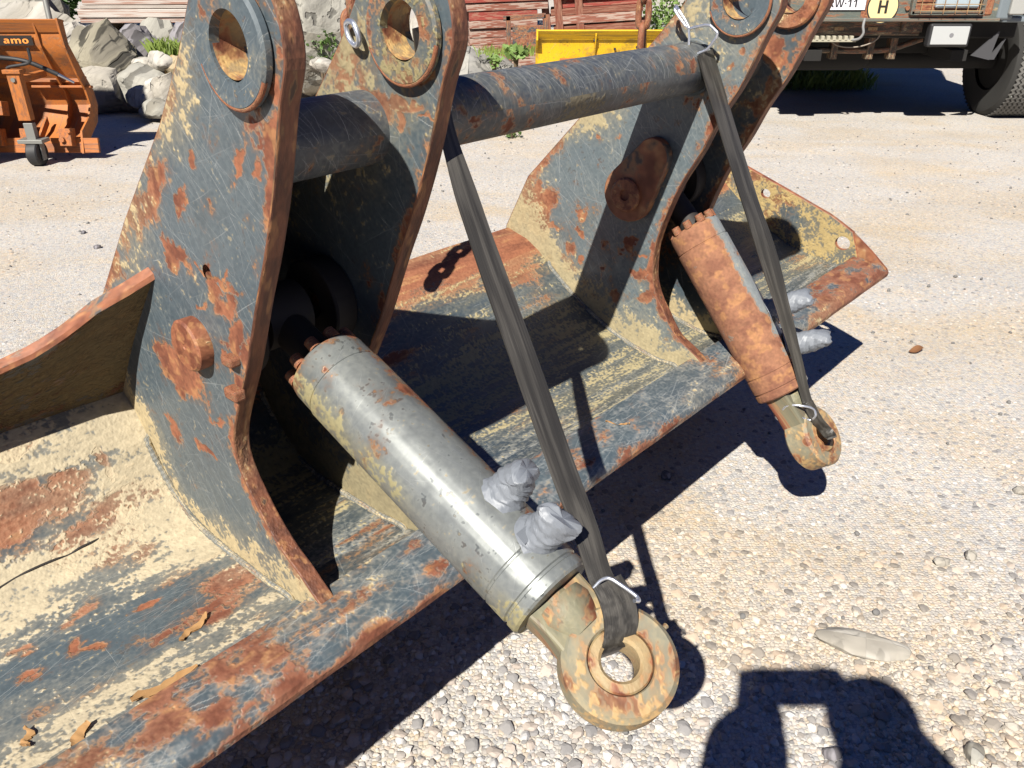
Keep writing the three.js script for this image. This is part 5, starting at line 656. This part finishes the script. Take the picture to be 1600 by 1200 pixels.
{ const R = rng(77), g = stoneGeo(950, 1), n = 1700, im = new THREE.InstancedMesh(g, std(0.17, 0.165, 0.16, 0.9), n), m = new THREE.Matrix4(), q = new THREE.Quaternion(), e = new THREE.Euler(); for (let i = 0; i < n; i++) { const F = 1 + Math.pow(R(), 0.7) * 8, x = (R() - 0.5) * (1.0 + F * 1.5), r = 0.003 + 0.009 * Math.pow(R(), 4); q.setFromEuler(e.set(R() * 3, R() * 6, R() * 3)); m.compose(V(x, r * 0.35, -F), q, V(r, r * 0.7, r)); im.setMatrixAt(i, m); } im.name = 'dark_grit'; tag(im, 'dark grit scattered thinly over the pale gravel', 'grit', null, 'stuff'); scene.add(im); }

// ---------------------------------------------------------------- the photographer behind the lens, known by the shadow
{
  const J = [ // capsules [ax, ay, az, ra, bx, by, bz, rb], x right, y up, z towards the back
    [0.215, 1.72, 0.25, 0.092, 0.215, 1.64, 0.23, 0.072], [0.215, 1.78, 0.30, 0.098, 0.215, 1.75, 0.28, 0.10], [0.215, 1.60, 0.33, 0.058, 0.2, 1.46, 0.44, 0.065], [0.04, 1.43, 0.45, 0.075, 0.36, 1.43, 0.45, 0.075], [0.2, 1.38, 0.45, 0.15, 0.2, 1.1, 0.46, 0.14], [0.13, 1.36, 0.45, 0.12, 0.27, 1.36, 0.45, 0.12], [0.2, 1.1, 0.46, 0.14, 0.2, 0.95, 0.47, 0.155], [0.11, 0.93, 0.47, 0.105, 0.10, 0.5, 0.46, 0.062], [0.10, 0.5, 0.46, 0.062, 0.09, 0.1, 0.50, 0.045], [0.29, 0.93, 0.47, 0.105, 0.31, 0.5, 0.44, 0.062], [0.31, 0.5, 0.44, 0.062, 0.32, 0.1, 0.48, 0.045], [0.09, 0.06, 0.52, 0.05, 0.08, 0.045, 0.33, 0.04], [0.32, 0.06, 0.5, 0.05, 0.33, 0.045, 0.31, 0.04],
    [0.02, 1.42, 0.44, 0.08, -0.11, 1.20, 0.26, 0.075], [-0.07, 1.20, 0.26, 0.10, 0.0, 1.46, 0.10, 0.09], [0.38, 1.42, 0.44, 0.10, 0.50, 1.28, 0.26, 0.095], [0.50, 1.28, 0.26, 0.095, 0.32, 1.51, 0.10, 0.075],
    [0.0, 1.46, 0.10, 0.07, 0.025, 1.545, 0.08, 0.055], [0.31, 1.50, 0.10, 0.055, 0.255, 1.575, 0.065, 0.045],
    [0.22, 1.34, 0.34, 0.11, 0.23, 1.52, 0.27, 0.09], [0.24, 1.52, 0.22, 0.07, 0.27, 1.55, 0.12, 0.055],
  ];
  function field(caps, mn, size, N, k) { const mc = new MarchingCubes(N, new THREE.MeshBasicMaterial(), false, false, 400000); mc.isolation = 0; const fl = mc.field; let q = 0; for (let z = 0; z < N; z++) for (let y = 0; y < N; y++) for (let x = 0; x < N; x++) { const px = mn[0] + (x / (N / 2) ) / 2 * size, py = mn[1] + (y / (N / 2)) / 2 * size, pz = mn[2] + (z / (N / 2)) / 2 * size; let d = 9; for (const c of caps) { const bx = c[4] - c[0], by = c[5] - c[1], bz = c[6] - c[2], t = clamp(((px - c[0]) * bx + (py - c[1]) * by + (pz - c[2]) * bz) / (bx * bx + by * by + bz * bz)), e = Math.hypot(px - c[0] - bx * t, py - c[1] - by * t, pz - c[2] - bz * t) - lerp(c[3], c[7], t); if (d - e > k) d = e; else if (e - d < k) { const h = clamp(0.5 + 0.5 * (d - e) / k); d = lerp(d, e, h) - k * h * (1 - h); } } fl[q++] = -d; }
    mc.update(); const g = new THREE.BufferGeometry(), n = mc.count; const ps = mc.positionArray.slice(0, n * 3); for (let i = 0; i < n; i++) { ps[i * 3] = mn[0] + (ps[i * 3] + 1) / 2 * size; ps[i * 3 + 1] = mn[1] + (ps[i * 3 + 1] + 1) / 2 * size; ps[i * 3 + 2] = mn[2] + (ps[i * 3 + 2] + 1) / 2 * size; } g.setAttribute('position', new THREE.BufferAttribute(ps, 3)); let m = mergeVertices(g, 1e-5); m.computeVertexNormals(); return m; }
  const person = thing('person', 'person standing with raised arms taking the photograph, known by the shadow', 'person', [0.2, 0, 0.45]);
  const shift = g => g.translate(-0.2, 0, -0.45);
  // fingers curled over the two ends of the phone
  const F = []; for (let k = 0; k < 4; k++) { const y = 1.615 - k * 0.019, zo = -0.012 + k * 0.01; F.push([-0.02, y - 0.02, 0.06, 0.011, -0.008, y, 0.022 + zo, 0.009], [-0.008, y, 0.022 + zo, 0.009, 0.03, y, 0.012 + zo, 0.008], [0.25, y - 0.01, 0.06, 0.011, 0.226, y + 0.005, 0.022 + zo, 0.009], [0.226, y + 0.005, 0.022 + zo, 0.009, 0.19, y + 0.006, 0.012 + zo, 0.008]); }
  F.push([-0.02, 1.55, 0.07, 0.013, 0.03, 1.575, 0.05, 0.009], [0.25, 1.56, 0.07, 0.013, 0.19, 1.59, 0.05, 0.009]);
  mesh('body', shift(mergeGeometries([field(J, [-0.8, -0.05, -0.6], 1.95, 130, 0.04), field([...F, J[17], J[18]], [-0.1, 1.38, -0.12], 0.42, 96, 0.006)].map(g => { for (const a of Object.keys(g.attributes)) if (a !== 'position' && a !== 'normal') g.deleteAttribute(a); return g.toNonIndexed(); }))), std(0.08, 0.09, 0.13, 0.9), person);
  const ph = thing('phone', 'phone held sideways by the person taking the photograph, known by its shadow', 'phone', [0.11, 1.592, 0.03]); ph.rotation.x = -PITCH; mesh('case', new RoundedBoxGeometry(0.2, 0.095, 0.009, 2, 0.004), matBlack, ph); mesh('screen', new RoundedBoxGeometry(0.178, 0.076, 0.002, 1, 0.0008).translate(0, 0, 0.0055), std(0.03, 0.03, 0.035, 0.1), ph);
}

scene.traverse(o => { if (o.isMesh && o.name !== 'sky') { o.castShadow = true; o.receiveShadow = true; } });
renderer.setSize(1024, 768);
renderer.render(scene, camera);
